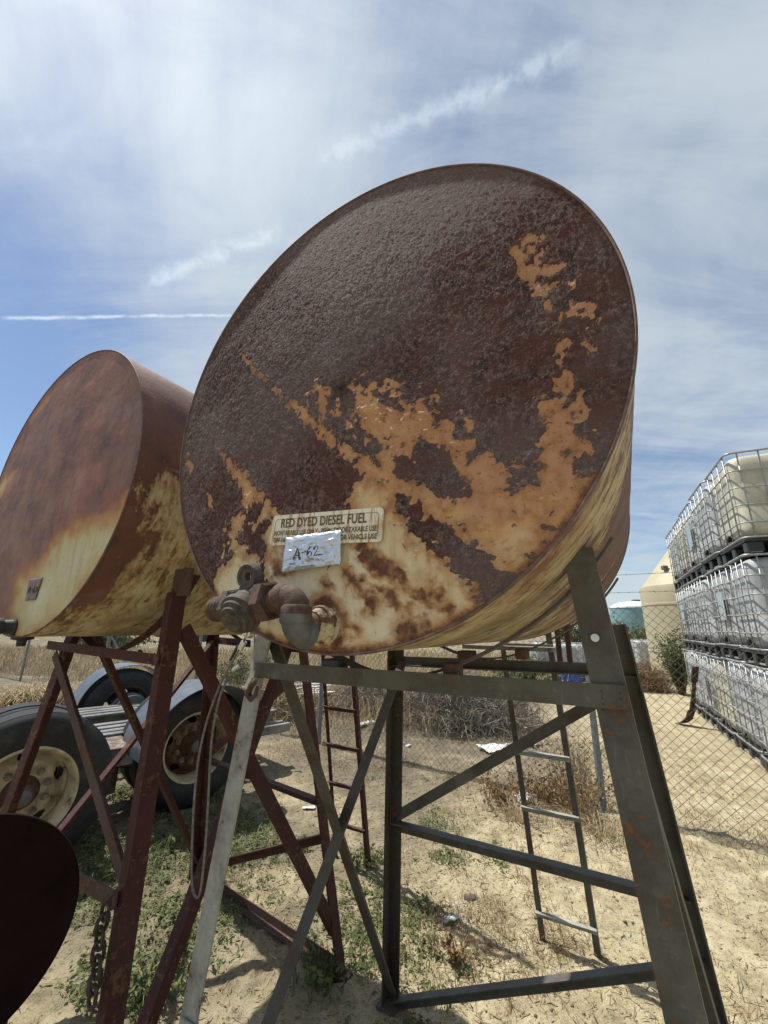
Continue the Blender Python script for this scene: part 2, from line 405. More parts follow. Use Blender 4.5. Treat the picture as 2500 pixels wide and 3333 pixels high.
# ================================================================ GROUND
def gheight(x, y):
    """gentle unevenness, a slight rise beyond the fence; x,y world"""
    mm, nn_ = x*cy-y*sy, x*sy+y*cy
    h = .10*sstep(nn_, 4.9, 6.5)*sstep(mm, -2.5, -.5)+.035*(fbm(x*.55, y*.55, 3, 3)-.5)*sstep(np.hypot(x, y), 1., 5.)
    return h
def ground_z(x, y): return float(gheight(np.array([x]), np.array([y]))[0])
def gr_fine(x, y):
    near = sstep(np.hypot(x+.2, y-3.9), 5.5, 4.0)
    return near*(.040*(fbm(x*4, y*4, 11, 4, .6)-.5)+.022*sstep(fbm(x*15, y*15, 12, 3, .6), .45, .85)+.010*(vn(x*34, y*34, 13)-.5))
inn = np.linspace(-4.4, 4.4, 480); out_ = 4.4+np.geomspace(.03, 3000, 70)
wx = np.concatenate([-out_[::-1], inn, out_]); gn = len(wx)
gx, gy = np.meshgrid(wx-.2, wx+3.9, indexing='ij')
GZ = gheight(gx, gy)+gr_fine(gx, gy)
GZ = GZ-np.where(np.hypot(gx, gy) > 300, .0, 0)
idx = np.arange(gn*gn).reshape(gn, gn)
F = np.stack([idx[:-1, :-1], idx[1:, :-1], idx[1:, 1:], idx[:-1, 1:]], -1).reshape(-1, 4)
me = npmesh('ground', np.stack([gx, gy, GZ], -1).reshape(-1, 3), F)
def m_ground(g, bs):
    co = g.coord('Object')
    n0 = g.noise(co, .7, 5, .6); n1 = g.noise(co, 5, 6, .65); n2 = g.noise(co, 45, 5, .7); n3 = g.noise(co, 160, 3, .7); pb = g.voro(co, 70)
    c = g.ramp(n1, [(.28, (.23, .185, .11)), (.5, (.42, .355, .22)), (.72, (.55, .485, .335))])
    c = g.mix(g.math('MULTIPLY', g.step(n0, .47, .66), .55), c, (.38, .325, .22))
    x_, y_, z_ = g.sep(co)
    # darker litter-strewn soil along the fence, pale packed gravel behind it
    nn_ = g.math('ADD', g.math('MULTIPLY', x_, sy), g.math('MULTIPLY', y_, cy))
    mm_ = g.math('SUBTRACT', g.math('MULTIPLY', x_, cy), g.math('MULTIPLY', y_, sy))
    litter = g.math('MULTIPLY', g.math('MULTIPLY', g.step(nn_, 4.0, 5.2), g.step(nn_, 9.5, 6.5)), g.step(mm_, .3, -1.2))
    litter = g.math('MULTIPLY', litter, g.step(g.noise(co, 1.3, 5, .65), .36, .56))
    c = g.mix(g.math('MULTIPLY', litter, .75), c, (.145, .12, .09))
    soil = g.math('MULTIPLY', g.step(mm_, -.9, -2.0), g.step(n0, .30, .55))
    c = g.mix(g.math('MULTIPLY', soil, .75), c, (.11, .095, .07))
    c = g.mix(g.math('MULTIPLY', g.step(n2, .53, .66), .85), c, (.095, .072, .042))
    c = g.mix(g.math('MULTIPLY', g.step(n3, .6, .72), .5), c, (.60, .53, .40))
    c = g.mix(g.math('MULTIPLY', g.step(n3, .44, .34), .75), c, (.08, .062, .037))
    c = g.mix(g.math('MULTIPLY', g.step(pb, .22, .1), .25), c, (.24, .20, .15))
    h = g.math('ADD', g.math('MULTIPLY', n2, 1.), g.math('ADD', g.math('MULTIPLY', n3, .4), n1))
    P(g, bs, c, .95, 0, g.bump(h, .7, .02), .15)
GROUNDM = material('sandy_ground', m_ground)
tag(link('ground', me, GROUNDM, None, True), kind='structure')

# ================================================================ TANKS
TR, TL = .60, 1.38            # tank radius and length
TZ = EYE+.547                 # axis height
T1 = (-.520, .7026); T2 = (-1.965, .705); T3 = None
def uv_px(pts, T):
    """photo pixels on a tank's front head -> (u, v) of that head in metres from its centre"""
    out = []
    for p in pts:
        q = yard(p[0], p[1], n=T[1]); out.append((q[0]-T[0], q[2]-TZ))
    return np.array(out)
def sdist(u, v, poly):
    """signed distance to polygon, positive inside"""
    d = np.full(u.shape, 1e9); ins = np.zeros(u.shape, bool); k = len(poly)
    for i in range(k):
        (ax, ay), (bx, by) = poly[i], poly[(i+1) % k]
        ex, ey = bx-ax, by-ay; t_ = np.clip(((u-ax)*ex+(v-ay)*ey)/(ex*ex+ey*ey+1e-12), 0, 1)
        d = np.minimum(d, np.hypot(u-ax-t_*ex, v-ay-t_*ey))
        c = ((ay > v) != (by > v)) & (u < ex*(v-ay)/(ey+1e-12)+ax); ins ^= c
    return np.where(ins, d, -d)
def pline(u, v, pts, wid):
    best = np.full(u.shape, -1e9)
    for i in range(len(pts)-1):
        (ax, ay), (bx, by) = pts[i], pts[i+1]; ex, ey = bx-ax, by-ay
        t_ = np.clip(((u-ax)*ex+(v-ay)*ey)/(ex*ex+ey*ey), 0, 1)
        w = wid[i]*(1-t_)+wid[i+1]*t_
        best = np.maximum(best, w-np.hypot(u-ax-t_*ex, v-ay-t_*ey))
    return best
def disc_grid(R0, rings, seg):
    r = np.concatenate([[0.0015], np.linspace(0, 1, rings)[1:]*R0]); th = np.linspace(0, 2*np.pi, seg, endpoint=False)
    rr, tt = np.meshgrid(r, th, indexing='ij')
    i = np.arange(rings*seg).reshape(rings, seg); j = np.roll(i, -1, 1)
    F = np.stack([i[:-1], j[:-1], j[1:], i[1:]], -1).reshape(-1, 4)
    return rr*np.cos(tt), rr*np.sin(tt), rr, F
def c2(pts): return [(550+.9644*x, 500+.9644*y) for x, y in pts]       # crop coordinates of the photo -> photo pixels
def c3(pts): return [(1350+.4822*x, 1300+.4822*y) for x, y in pts]
def c4(pts): return [(550+.4822*x, 1300+.4822*y) for x, y in pts]

def shell_mesh(nseg=360, nlen=70, rough=.0, lift=lambda hf, y, th: 0):
    th = np.linspace(0, 2*np.pi, nseg, endpoint=False); y = np.linspace(0, TL, nlen)
    tt, yy = np.meshgrid(th, y, indexing='ij')
    dent = .0016*(fbm(tt*9, yy*14, 5, 4)-.5)
    rr = TR+dent*1.5
    V = np.stack([rr*np.cos(tt), yy, TZ+rr*np.sin(tt)], -1)
    i = np.arange(nseg*nlen).reshape(nseg, nlen); j = np.roll(i, -1, 0)
    F = np.stack([i[:, :-1], j[:, :-1], j[:, 1:], i[:, 1:]], -1).reshape(-1, 4)[:, ::-1]
    me = npmesh('shell', V.reshape(-1, 3), F)
    hf = np.sin(tt)
    vattr(me, 'cyl', np.stack([tt*TR, yy, hf], -1)); fattr(me, 'rusty', lift(hf, yy, tt))
    return me

def build_tank(T, label, head_mesh, head_mat, lift, group):
    t = thing('fuel_tank', label, 'tank', W((T[0], T[1], 0)), -YAW, group)
    link('shell', shell_mesh(lift=lift), SHELL, t, True)
    hd = link('front_head', head_mesh, head_mat, t, True)
    gb = G(); gb.lathe((0, TL, TZ), (0, 1, 0), [(-.004, TR-.002), (.004, TR-.004), (.006, TR*.6), (.006, .01)], 64); gb.mk('rear_head', HEAD2 if 0 else BROWN, t, True)
    # welded chime round each end
    for y0 in (0., TL):
        gr_ = G(); pth = [(TR*math.cos(q), y0, TZ+TR*math.sin(q)) for q in np.linspace(0, 2*math.pi, 180, endpoint=False)]
        gr_.loop(pth, .0032, 8); o = gr_.mk('rim_seam', material('rim_seam_rust', flat((.13, .075, .055), .7, 0, .5, 30, .4)), t, True)
    return t, hd

# ---- tank 1 head: crusted dark rust over orange-stained cream paint
u, v, rr, Fh = disc_grid(TR, 230, 720)
nz1 = fbm(u*9, v*9, 21, 6, .6)-.5; nz2 = fbm(u*38, v*38, 22, 5, .6)-.5; nz3 = fbm(u*110, v*110, 23, 3)-.5
def c5(pts): return [(550+1.6807*x, 500+1.6798*y) for x, y in pts]
def SD(pts): return sdist(u, v, uv_px(c5(pts), T1))
dark = np.full(u.shape, .5)
for pts in (   # bare paint showing below and between the crust
        [(85, 850), (98, 770), (112, 700), (160, 690), (240, 697), (275, 690), (300, 695), (350, 690), (362, 640), (400, 635), (450, 650), (480, 640), (520, 680), (560, 680), (605, 662), (568, 620), (570, 588), (620, 595), (660, 625), (700, 615), (728, 580), (735, 520), (726, 484), (770, 478), (802, 490), (796, 535), (832, 548), (845, 590), (815, 660), (760, 740), (690, 800), (600, 880), (400, 1000), (200, 1000), (100, 920)],
        [(92, 570), (128, 588), (165, 625), (195, 655), (225, 690), (250, 712), (190, 735), (150, 720), (138, 660), (112, 615)],
        [(296, 398), (330, 418), (352, 440), (400, 412), (428, 430), (470, 458), (520, 488), (545, 512), (568, 508), (576, 548), (606, 542), (598, 568), (562, 582), (556, 612), (520, 604), (470, 572), (420, 575), (380, 562), (345, 522), (350, 482), (338, 452), (298, 430)],
        [(128, 372), (168, 402), (216, 450), (246, 474), (285, 495), (332, 540), (384, 580), (424, 606), (452, 640), (428, 656), (376, 624), (318, 586), (266, 536), (230, 494), (196, 462), (148, 412)],
        [(732, 332), (760, 306), (792, 330), (802, 380), (780, 404), (748, 392)], [(752, 402), (804, 425), (806, 482), (764, 482)],
        [(28, 598), (64, 592), (40, 628)], [(60, 628), (88, 655), (94, 702), (72, 686)], [(30, 556), (44, 560), (38, 584)],
        [(690, 180), (712, 176), (730, 230), (752, 306), (738, 330), (716, 260)]):
    dark = np.minimum(dark, -SD(pts))
for pts in ([(430, 575), (500, 570), (560, 600), (572, 640), (602, 665), (545, 684), (520, 662), (480, 642), (452, 642), (420, 602)],
            [(640, 600), (720, 590), (735, 610), (715, 650), (680, 650), (660, 665), (645, 640)],
            [(690, 665), (706, 672), (704, 702), (680, 700)], [(735, 680), (772, 684), (762, 700), (732, 708)], [(708, 706), (744, 706), (748, 730), (716, 738)], [(800, 590), (838, 600), (812, 640), (784, 650), (786, 620)],
            [(300, 470), (340, 480), (345, 520), (380, 560), (330, 530)]):
    dark = np.maximum(dark, SD(pts))
for bx, by, br in ((650, 752, 5), (632, 745, 8), (660, 765, 6), (705, 770, 9), (690, 780, 8), (675, 776, 7), (780, 600, 7), (760, 612, 8), (775, 580, 6), (735, 750, 5), (600, 730, 4), (565, 722, 4), (640, 700, 4), (752, 640, 10), (740, 560, 6), (800, 520, 10), (815, 540, 12), (790, 470, 10), (670, 690, 6), (525, 690, 6), (150, 735, 9), (170, 700, 10)):
    c = uv_px(c5([(bx, by), (bx+br, by)]), T1); dark = np.maximum(dark, np.linalg.norm(c[1]-c[0])-np.hypot(u-c[0][0], v-c[0][1]))
dark = np.maximum(dark, pline(u, v, uv_px(c5([(455, 672), (500, 725), (560, 770), (600, 800), (632, 832)]), T1), [.022, .034, .038, .042, .044]))
for pts in ([(118, 700), (112, 780)], [(110, 740), (92, 810)], [(180, 745), (182, 820), (190, 880)], [(196, 715), (160, 770)]):
    dark = np.maximum(dark, pline(u, v, uv_px(c5(pts), T1), [.004]*len(pts)))
flaky = np.maximum(sstep(SD([(660, 140), (800, 180), (905, 330), (900, 560), (800, 640), (770, 430), (710, 300)]), -.04, .05), sstep(SD([(280, 390), (430, 400), (620, 540), (560, 620), (400, 620), (230, 480)]), -.04, .05))
dsm = dark.copy()
flk = sstep(fbm(u*17, v*17, 57, 4, .6), .52, .66)*flaky
dark = np.where(dark > 0, np.minimum(dark, .12), np.maximum(dark, -.12))
dark = dark+.022*nz1+(.050+.05*flaky)*nz2+.030*nz3-flk*.060*sstep(dark, -.01, .02)*sstep(dark, .115, .06)+flaky*.012-.010*sstep(u, .08, .25)*(1-flaky)+.012*sstep(u, .10, -.05)
frag = sstep(fbm(u*25, v*25, 58, 4, .62), .53, .60)*sstep(fbm(u*5, v*5, 59, 2), .38, .56)
dark = np.maximum(dark, np.minimum(frag*.05-.02, .02)*(flaky > .25)+np.where(flaky > .25, 0, -1))
rust = sstep(dark, -.008, .010)
cr = np.exp(-((dark+.012)/.022)**2)                       # crumbling edge of the crust
tan = np.clip(.10+.80*np.exp(np.minimum(dsm, 0)/.07)*sstep(v, -.52, -.15)+.9*np.clip(v+.22, -.2, 1)+.42*sstep(u, .02, .35)+.25*sstep(u, -.25, -.42)+.45*nz1, 0, 1.15)
stain = np.zeros_like(u)
for bx, by, br in ((385, 775, 24), (415, 800, 34), (440, 822, 26), (350, 822, 22), (368, 845, 30), (385, 868, 24), (305, 832, 18), (430, 872, 30), (470, 912, 38), (455, 940, 26), (490, 862, 22), (520, 850, 18), (535, 880, 18), (405, 850, 16), (240, 768, 20), (205, 790, 20), (165, 765, 16), (225, 800, 16), (330, 960, 22), (350, 920, 18), (150, 820, 12), (520, 770, 16), (300, 765, 14), (600, 848, 16), (285, 905, 12), (100, 905, 16)):
    c = uv_px(c5([(bx, by), (bx+br, by)]), T1); w = np.linalg.norm(c[1]-c[0]); q = ((u-c[0][0])*.80-(v-c[0][1])*.60+.05*nz1, (v-c[0][1])*.80+(u-c[0][0])*.60+.06*nz2)
    stain = np.maximum(stain, np.exp(-((q[0]/(w*1.2))**2+(q[1]/(w*.66))**2)*.8)*(.85+.9*nz1))
fb_ = uv_px([(1052, 2035)], T1)[0]; fd = np.hypot(u-fb_[0], v-fb_[1])
stain = np.maximum(stain, .9*np.exp(-((fd-.050)/.020)**2)*(.8+.8*nz2))
stain = np.maximum(stain, .8*np.exp(-((rr-TR)/.018)**2)*sstep(v, .15, -.2))
stain = np.maximum(stain, .30*np.exp(-((dark+.01)/.015)**2))
red = np.clip(sstep(u, -.05, .35)*.9+sstep(v, .1, -.15)*.8, 0, 1)
disp = rust*(.0014+.0010*np.clip(nz2+.25, 0, 1)+.0005*np.clip(nz3+.2, 0, 1)+.0009*hsh(np.arange(u.size).reshape(u.shape)*1., 3., 5))+cr*(.005*np.clip(nz2+.2, 0, 1)+.007*np.clip(nz3+.1, 0, 1))*sstep(fbm(u*6, v*6, 31, 3), .35, .6)
lump = (1-rust)*flaky*sstep(tan, .5, .8)
disp = disp+lump*(.0045*np.clip(fbm(u*48, v*48, 33, 4, .6)-.42, 0, 1)*2+.002*np.clip(nz3, 0, 1))
disp = disp*(.35+.65*sstep(v, .5, .15))
edge = sstep(rr, TR-.001, TR-.02)
dome_ = .006*(1-(rr/TR)**2)+.003*(fbm(u*3, v*3, 8, 2)-.5)
V = np.stack([u, -(disp*edge+dome_*edge), TZ+v], -1).reshape(-1, 3)
hm = npmesh('front_head', V, Fh)
edge_ = np.exp(-np.maximum(-dark, 0)/.016)*(1-rust*.0)
dust_patch = sstep(fbm(u*2.6+3, v*2.6, 66, 4), .36, .62)  # noise patches of grey dust lying on the dark rust
for k, arr in (('rust', rust), ('stain', stain), ('tan', tan), ('red', red), ('edge', edge_), ('dust_patch', dust_patch)): fattr(hm, k, arr)
def lift1(hf, y, th):
    return .43+.7*sstep(hf, -.35, .15)+.45*sstep(y, .22, .55)*sstep(hf, -1.0, -.4)-.15*sstep(hf, -.6, -.9)*sstep(y, .6, .3)
tank1, head1 = build_tank(T1, 'large horizontal fuel tank with crusted rust and a silver A-62 label, on grey stand', hm, HEAD1, lift1, 'horizontal fuel tanks on stands')
# ---- tank 2 head
u, v, rr, Fh = disc_grid(TR, 150, 420)
nz1 = fbm(u*7, v*7, 41, 6, .55)-.5; nz2 = fbm(u*30, v*30, 42, 4)-.5
def c1(pts): return [(.4972*x, 1050+.4972*y) for x, y in pts]
def SD2(pts): return sdist(u, v, uv_px(pts, T2))
lt = SD2(c1([(120, 1640), (260, 1560), (400, 1360), (520, 1280), (680, 1230), (800, 1160), (900, 1060), (1000, 1050), (760, 1600), (450, 2000), (60, 2200), (60, 1900), (100, 1750)]))
lt = np.maximum(lt, SD2(c1([(50, 960), (130, 960), (110, 1020), (20, 1150), (-120, 1300), (-60, 1100)])))
lt = np.maximum(lt, SD2(c1([(390, 390), (410, 410), (300, 540), (200, 660), (190, 640), (290, 500)]))-.002)
lt = np.maximum(lt, SD2(c1([(605, 440), (630, 440), (625, 490), (605, 500)]))-.004)
lt = np.maximum(lt, SD2(c1([(-300, 1900), (60, 1960), (100, 2220), (-300, 2220)])))
f_ = lt+.10*nz1+.06*nz2
rust2 = 1-sstep(f_, -.055, .05)
tan2 = np.clip(.10+.95*np.exp(-np.maximum(f_, 0)/.07)+.9*nz1, 0, 1.1)
V = np.stack([u, -(.012*(1-(rr/TR)**2)+.0015*rust2*(nz2+.5)*sstep(rr, TR, TR-.02)), TZ+v], -1).reshape(-1, 3)
hm2 = npmesh('front_head', V, Fh); fattr(hm2, 'rust', rust2); fattr(hm2, 'tan', tan2)
def lift2(hf, y, th):
    return .22+.8*sstep(hf, -.25, .25)+.55*np.exp(-(y/.10)**2)*sstep(hf, -.98, -.7)+.25*sstep(hf, -.75, -.55)*sstep(hf, -.3, -.5)
tank2, head2 = build_tank(T2, 'smooth rust-brown fuel tank with a purple A-63 label, on the red stand', hm2, HEAD2, lift2, 'horizontal fuel tanks on stands')
# ================================================================ STANDS
X_, Y_, Z_ = np.eye(3)
def bent(p0, p1, sag, k):
    p0, p1 = np.asarray(p0, float), np.asarray(p1, float); return p0
def build_stand(T, mat, mat_fl, label, L, extras, group, red=False):
    """L: dict of leg (top, foot) corner points in yard coordinates"""
    t = thing('tank_stand', label, 'tank stand', W((T[0], T[1], 0)), -YAW, group)
    off = np.array([T[0], T[1], 0.]); rel = lambda p: np.asarray(p, float)-off
    def at(k, z):
        a, b = np.asarray(L[k][0], float), np.asarray(L[k][1], float); q = (z-a[2])/(b[2]-a[2]); return a+(b-a)*q
    dirs = {'fl': (X_, Y_), 'fr': (-X_, Y_), 'bl': (X_, -Y_), 'br': (-X_, -Y_)}
    for k in ('fl', 'fr', 'bl', 'br'):
        a, b = dirs[k]; w = .058
        gg = G(); top, foot = np.asarray(L[k][0]), at(k, ground_z(*W(L[k][1])[:2])-.02)
        gg.angle(rel(foot), rel(top), .036 if (red and k == 'fr') else w, .006, a, b, w); o = gg.mk('leg', mat_fl if k == 'fl' else (UMBER if k == 'bl' and not red else mat), t)
        gp = G(); gp.box(rel(at(k, 0))+a*.025+b*.025+Z_*(.010+ground_z(*W(L[k][1])[:2])), (.09, .09, .008)); gp.mk('foot_plate', mat, t)
    def brace(name, p, q, w=.038, up=Z_, face=Y_, m_=None):
        gg = G(); gg.angle(rel(p), rel(q), w, .005, np.asarray(up, float), np.asarray(face, float)); return gg.mk(name, m_ or mat, t)
    for args in extras(at): brace(*args)
    for k, z_ in (('fl', 1.475), ('fr', 1.48), ('bl', 1.44), ('br', 1.45), ('bl', .73), ('br', .74), ('bl', .06)):
        a, b = dirs[k]; c = at(k, z_)
        for q in range(2):
            gg = G(); p0 = rel(c)+a*(.012+.03*q)-b*.002; gg.tube([p0+Z_*.022*(1-2*f)+b*(-.003+.002*((i_ % 2)))+a*.002*((i_+1) % 2) for i_, f in enumerate(np.linspace(0, 1, 9))], [.002, .0042, .0036, .0046, .0036, .0045, .0036, .0042, .002], 6); gg.mk('weld_bead', BROWN, t, True)
    # curved saddle straps that carry the tank
    for nn, sgn in ((L['fl'][0][1]+.045, 1), (L['bl'][0][1]-.045, 1)):
        gs = G(); th = np.linspace(R_(-146), R_(-34), 40); V = []
        cz = TZ-.010; ry = TR+.024
        for q in th:
            sagk = .028*math.exp(-((q+math.pi/2)/.35)**2)
            for rr_, yy in ((ry, -.019), (ry, .019), (ry+.006, .019), (ry+.006, -.019)):
                V.append((rr_*math.cos(q), nn-T[1]+yy, cz+rr_*math.sin(q)-sagk))
        F = [(i*4+k, i*4+(k+1) % 4, (i+1)*4+(k+1) % 4, (i+1)*4+k) for i in range(len(th)-1) for k in range(4)]+[(0, 1, 2, 3), tuple(len(V)-4+k for k in (3, 2, 1, 0))]
        gs.add(V, F); gs.mk('saddle_strap', mat, t)
    return t, at, rel
# stand 1 (grey)
fl_t, fl_b = yard(800, 2236, n=.93), yard(600, 3242, n=.925)
s_ = (fl_b-fl_t)/(fl_t[2]-fl_b[2]); fl_top = fl_t-s_*(1.64-fl_t[2]); fl_foot = fl_b+s_*fl_b[2]
frt, frb = np.array([-.024, .925, 1.63]), np.array([.034, .93, 1.055]); s_ = (frb-frt)/(frt[2]-frb[2])
L1 = {'fl': (fl_top, fl_foot), 'fr': (frt-s_*.135, frb+s_*frb[2]), 'bl': ((-.965, 1.80, 1.70), (-1.125, 2.065, 0)), 'br': ((.006, 1.80, 1.625), (.175, 2.06, 0))}
def ex1(at):
    o = .004
    B, I = at, 0
    yield ('front_beam', at('fl', 1.455)+(.03, -.008, 0), at('fr', 1.462)+(-.002, -.008, 0), .042, Z_, Y_)
    yield ('rear_beam', at('bl', 1.425)+(.01, .010, 0), at('br', 1.44)+(-.01, .010, 0), .042, Z_, -Y_)
    yield ('side_brace', at('fl', 1.58)+(.010, .02, 0), at('bl', .06)+(.01, -.03, 0), .045, X_, Y_, GREY)
    yield ('side_brace', at('bl', 1.45)+(.056, -.05, 0), at('fl', .10)+(.056, .04, 0), .042, X_, Y_, GREY)
    yield ('side_brace', at('fr', 1.5)+(-.012, .065, 0), at('br', .06)+(-.012, -.06, 0), .040, -X_, Y_)
    yield ('side_brace', at('br', 1.45)+(-.056, -.06, 0), at('fr', .10)+(-.056, .06, 0), .040, -X_, Y_)
    yield ('rear_rail', at('bl', .745)+(.02, .008, 0), at('br', .757)+(-.02, .008, 0), .045, -Z_, -Y_)
    yield ('rear_brace', at('bl', .735)+(.03, -.008, 0), at('br', 1.40)+(-.03, -.008, 0), .042, Z_, Y_)
    yield ('rear_brace', at('bl', -.0)+(.03, .008, .02), at('br', .590)+(-.02, .008, 0), .045, -Z_, -Y_)
    yield ('front_rail', at('fl', .60)+(.02, -.010, 0), at('fr', .60)+(-.02, -.010, 0), .05, Z_, Y_, GREYW)
stand1, at1, rel1 = build_stand(T1, GREY, GREYW, 'grey angle-iron stand with one pale leg, carrying the tank with the silver label', L1, ex1, 'angle-iron tank stands')
# stand 2 (red)
R2 = {'fl': (yard(222, 2050, n=1.0), yard(0, 2645, n=.98)), 'fr': (yard(563, 1925, n=.955), yard(338, 3333, n=.86)), 'bl': ((-2.44, 1.95, 1.72), (-2.66, 2.23, 0)), 'br': ((-1.545, 1.80, 1.72), (-1.345, 2.065, 0))}
def ex2(at):
    yield ('front_beam', yard(150, 2112, n=.962), at('fr', 1.462)+(-.01, -.008, 0), .036, Z_, Y_)
    yield ('rear_beam', at('bl', 1.48)+(.01, .012, 0), at('br', 1.46)+(-.01, .012, 0), .04, Z_, -Y_)
    yield ('side_brace', at('fl', 1.60)+(.05, .03, 0), at('bl', .10)+(.01, -.03, 0), .042, X_, Y_)
    yield ('side_brace', at('bl', 1.50)+(.03, -.05, 0), at('fl', .35)+(.05, .04, 0), .042, X_, Y_)
    yield ('side_brace', at('fr', 1.58)+(-.004, .06, 0), at('br', .17)+(-.012, -.03, 0), .042, -X_, Y_)
    yield ('side_brace', at('br', 1.55)+(-.05, -.055, 0), at('fr', .25)+(-.05, .05, 0), .042, -X_, Y_)
    yield ('rear_rail', at('bl', .75)+(.02, .010, 0), at('br', .75)+(-.02, .010, 0), .042, -Z_, -Y_)
    yield ('rear_brace', at('bl', .75)+(.03, -.010, 0), at('br', 1.38)+(-.03, -.010, 0), .04, Z_, Y_)
    yield ('rear_brace', at('bl', .08)+(.03, .010, 0), at('br', .60)+(-.02, .010, 0), .042, -Z_, -Y_)
    yield ('front_brace', yard(168, 2140, n=.93), yard(392, 2900, n=.885), .036, X_, Y_, BROWN)
    yield ('front_rail', yard(60, 2780, n=.90), at('fr', .815)+(-.02, -.010, 0), .042, Z_, Y_, BROWN)
    yield ('ground_skid', np.array([-2.62, 2.215, .018]), np.array([-1.36, 2.06, .018]), .045, Z_, -Y_, BROWN)
stand2, at2, rel2 = build_stand(T2, RED, RED, 'red angle-iron stand under the tank beside the trailer wheels', R2, ex2, 'angle-iron tank stands', True)
# small brackets, bolts and tabs
def bracket(t, rel, p, d, mat, name='bracket', **k):
    gg = G(); gg.box(rel(p), d, bev=.003, **k); return gg.mk(name, mat, t)
p = yard(1090, 2163, n=.95); bracket(stand1, rel1, p, (.055, .05, .030), BLACKP)
p = yard(1145, 2180, n=.95); bracket(stand1, rel1, p+(.0, 0, -.004), (.07, .045, .004), BROWN)
p = yard(1475, 2182, n=.955); bracket(stand1, rel1, p, (.036, .04, .034), BROWN)
p = yard(1700, 2128, n=1.75); bracket(stand1, rel1, p, (.04, .08, .04), BROWN)
p = yard(1520, 2130, n=1.75); bracket(stand1, rel1, p, (.06, .08, .03), BROWN)
gg = G(); gg.box(rel1(yard(1650, 2109, n=2.2)), (.46, .035, .022), bev=.002); gg.mk('rear_hanger_bar', GREYW, stand1)
for px in (1812, 1845):
    gg = G(); q = rel1(yard(px, 2085, n=2.22)); gg.box(q+(0, .05, .0), (.024, .024, .20), bev=.002); gg.mk('hanger_post', BROWN, stand1)
p = yard(1937, 2076, n=.918); gg = G(); gg.lathe(rel1(p), (0, -1, 0), [(-.001, .0075), (.002, .0075), (.002, .004)], 14); gg.mk('hole_daylight_disc', ALU, stand1)  # bright disc stands in for daylight showing through the bolt hole
p = yard(405, 2135, n=.99); bracket(stand2, rel2, p, (.055, .035, .028), RED)
p = yard(255, 2108, n=1.0); bracket(stand2, rel2, p, (.055, .035, .020), BLACKP)
gg = G(); c_ = rel2(yard(460, 2130, n=.98)); gg.tube([c_+(-.012+.014*math.cos(q), 0, .014*math.sin(q)) for q in np.linspace(-2.4, 2.2, 12)], .004, 8); gg.mk('hook', BROWN, stand2, True)
p = yard(595, 1895, n=.97); gg = G(); gg.box(rel2(p), (.10, .008, .10)); gg.mk('gusset', BROWN, stand2)

# ================================================================ LADDERS
def build_ladder(foot_l, foot_r, mat, label, rungs, lean=.146, rise=2.62, drift=-.041, rung_mat=None):
    c = (np.asarray(foot_l)+np.asarray(foot_r))/2
    t = thing('ladder', label, 'ladder', W((c[0], c[1], 0)), -YAW, 'ladders behind the tanks')
    off = np.array([c[0], c[1], 0])
    def pt(f, z): return np.array([f[0]+drift*z, f[1]-lean*z, z])-off
    for f, s in ((foot_l, 1), (foot_r, -1)):
        gg = G(); gg.angle(pt(f, -.03), pt(f, rise), .030, .005, X_*s, Y_); gg.mk('rail', mat, t)
    for z in rungs:
        gg = G(); a, b = pt(foot_l, z), pt(foot_r, z); gg.angle(a, b, .028, .004, -Y_, -Z_); gg.mk('rung', rung_mat or mat, t)
    return t
build_ladder((-.600, 2.80), (-.306, 2.81), GREY, 'grey ladder behind the tank with the silver label', [.14, .40, .65, .94, 1.23, 1.52, 1.81, 2.10, 2.39], rung_mat=GREYW)
build_ladder((-2.03, 2.90), (-1.735, 2.90), RED, 'red ladder behind the red stand', [.24, .50, .76, 1.02, 1.28, 1.54, 1.80, 2.10, 2.39])

# ================================================================ FITTINGS ON TANK 1
def rt(p): return np.asarray(p, float)-np.array([T1[0], T1[1], 0])
def arc(c, a, b, r, q0, q1, k=10): return [np.asarray(c)+r*(math.cos(q)*np.asarray(a)+math.sin(q)*np.asarray(b)) for q in np.linspace(q0, q1, k)]
FB = yard(1052, 2035, n=T1[1]); fb = rt(FB)
gg = G(); gg.lathe(fb+(0, .01, 0), (0, -1, 0), [(0, .042), (.012, .042), (.018, .039), (.024, .040), (.032, .034), (.040, .029), (.050, .027)], 40)
fl = gg.mk('bung_flange', CREAMR, tank1, True)
for v_ in fl.data.vertices:
    d = fbm(np.array([v_.co.x*90.]), np.array([v_.co.z*90.]), 5, 3)[0]-.5; v_.co.y -= .010*d; v_.co.x *= 1+.0; 
gg = G(); gg.lathe(fb+(0, -.03, 0), (0, -1, 0), [(0, .0225)]+[(.004*k, .0225+(.0015 if k % 2 else 0)) for k in range(1, 9)]+[(.036, .0225)], 24); gg.mk('nipple', HUBM, tank1, True)
ec = fb+(0, -.052, 0)
def elbow(path, r, lip, mat, name='elbow'):
    gg = G(); k = len(path); rad = [r]*k
    gg.tube(path, rad, 28)
    for i, j in ((0, 1), (k-1, k-2)):
        d = unit(np.asarray(path[j])-np.asarray(path[i])); gg.lathe(np.asarray(path[i])-d*.004, d, [(0, lip-.003), (.003, lip), (.016, lip), (.021, r)], 28)
    return gg.mk(name, mat, tank1, True)
ec = ec+(0, 0, -.014); r1 = .028
c0 = ec+(0, -.006, 0)+np.array([0, 0, r1])
p_el = [ec]+arc(c0, (0, 0, -1), (0, -1, 0), r1, 0, math.pi/2, 12)+[c0+(0, -r1, .004)]
elbow(p_el, .0275, .0305, GALV)
top = p_el[-1]
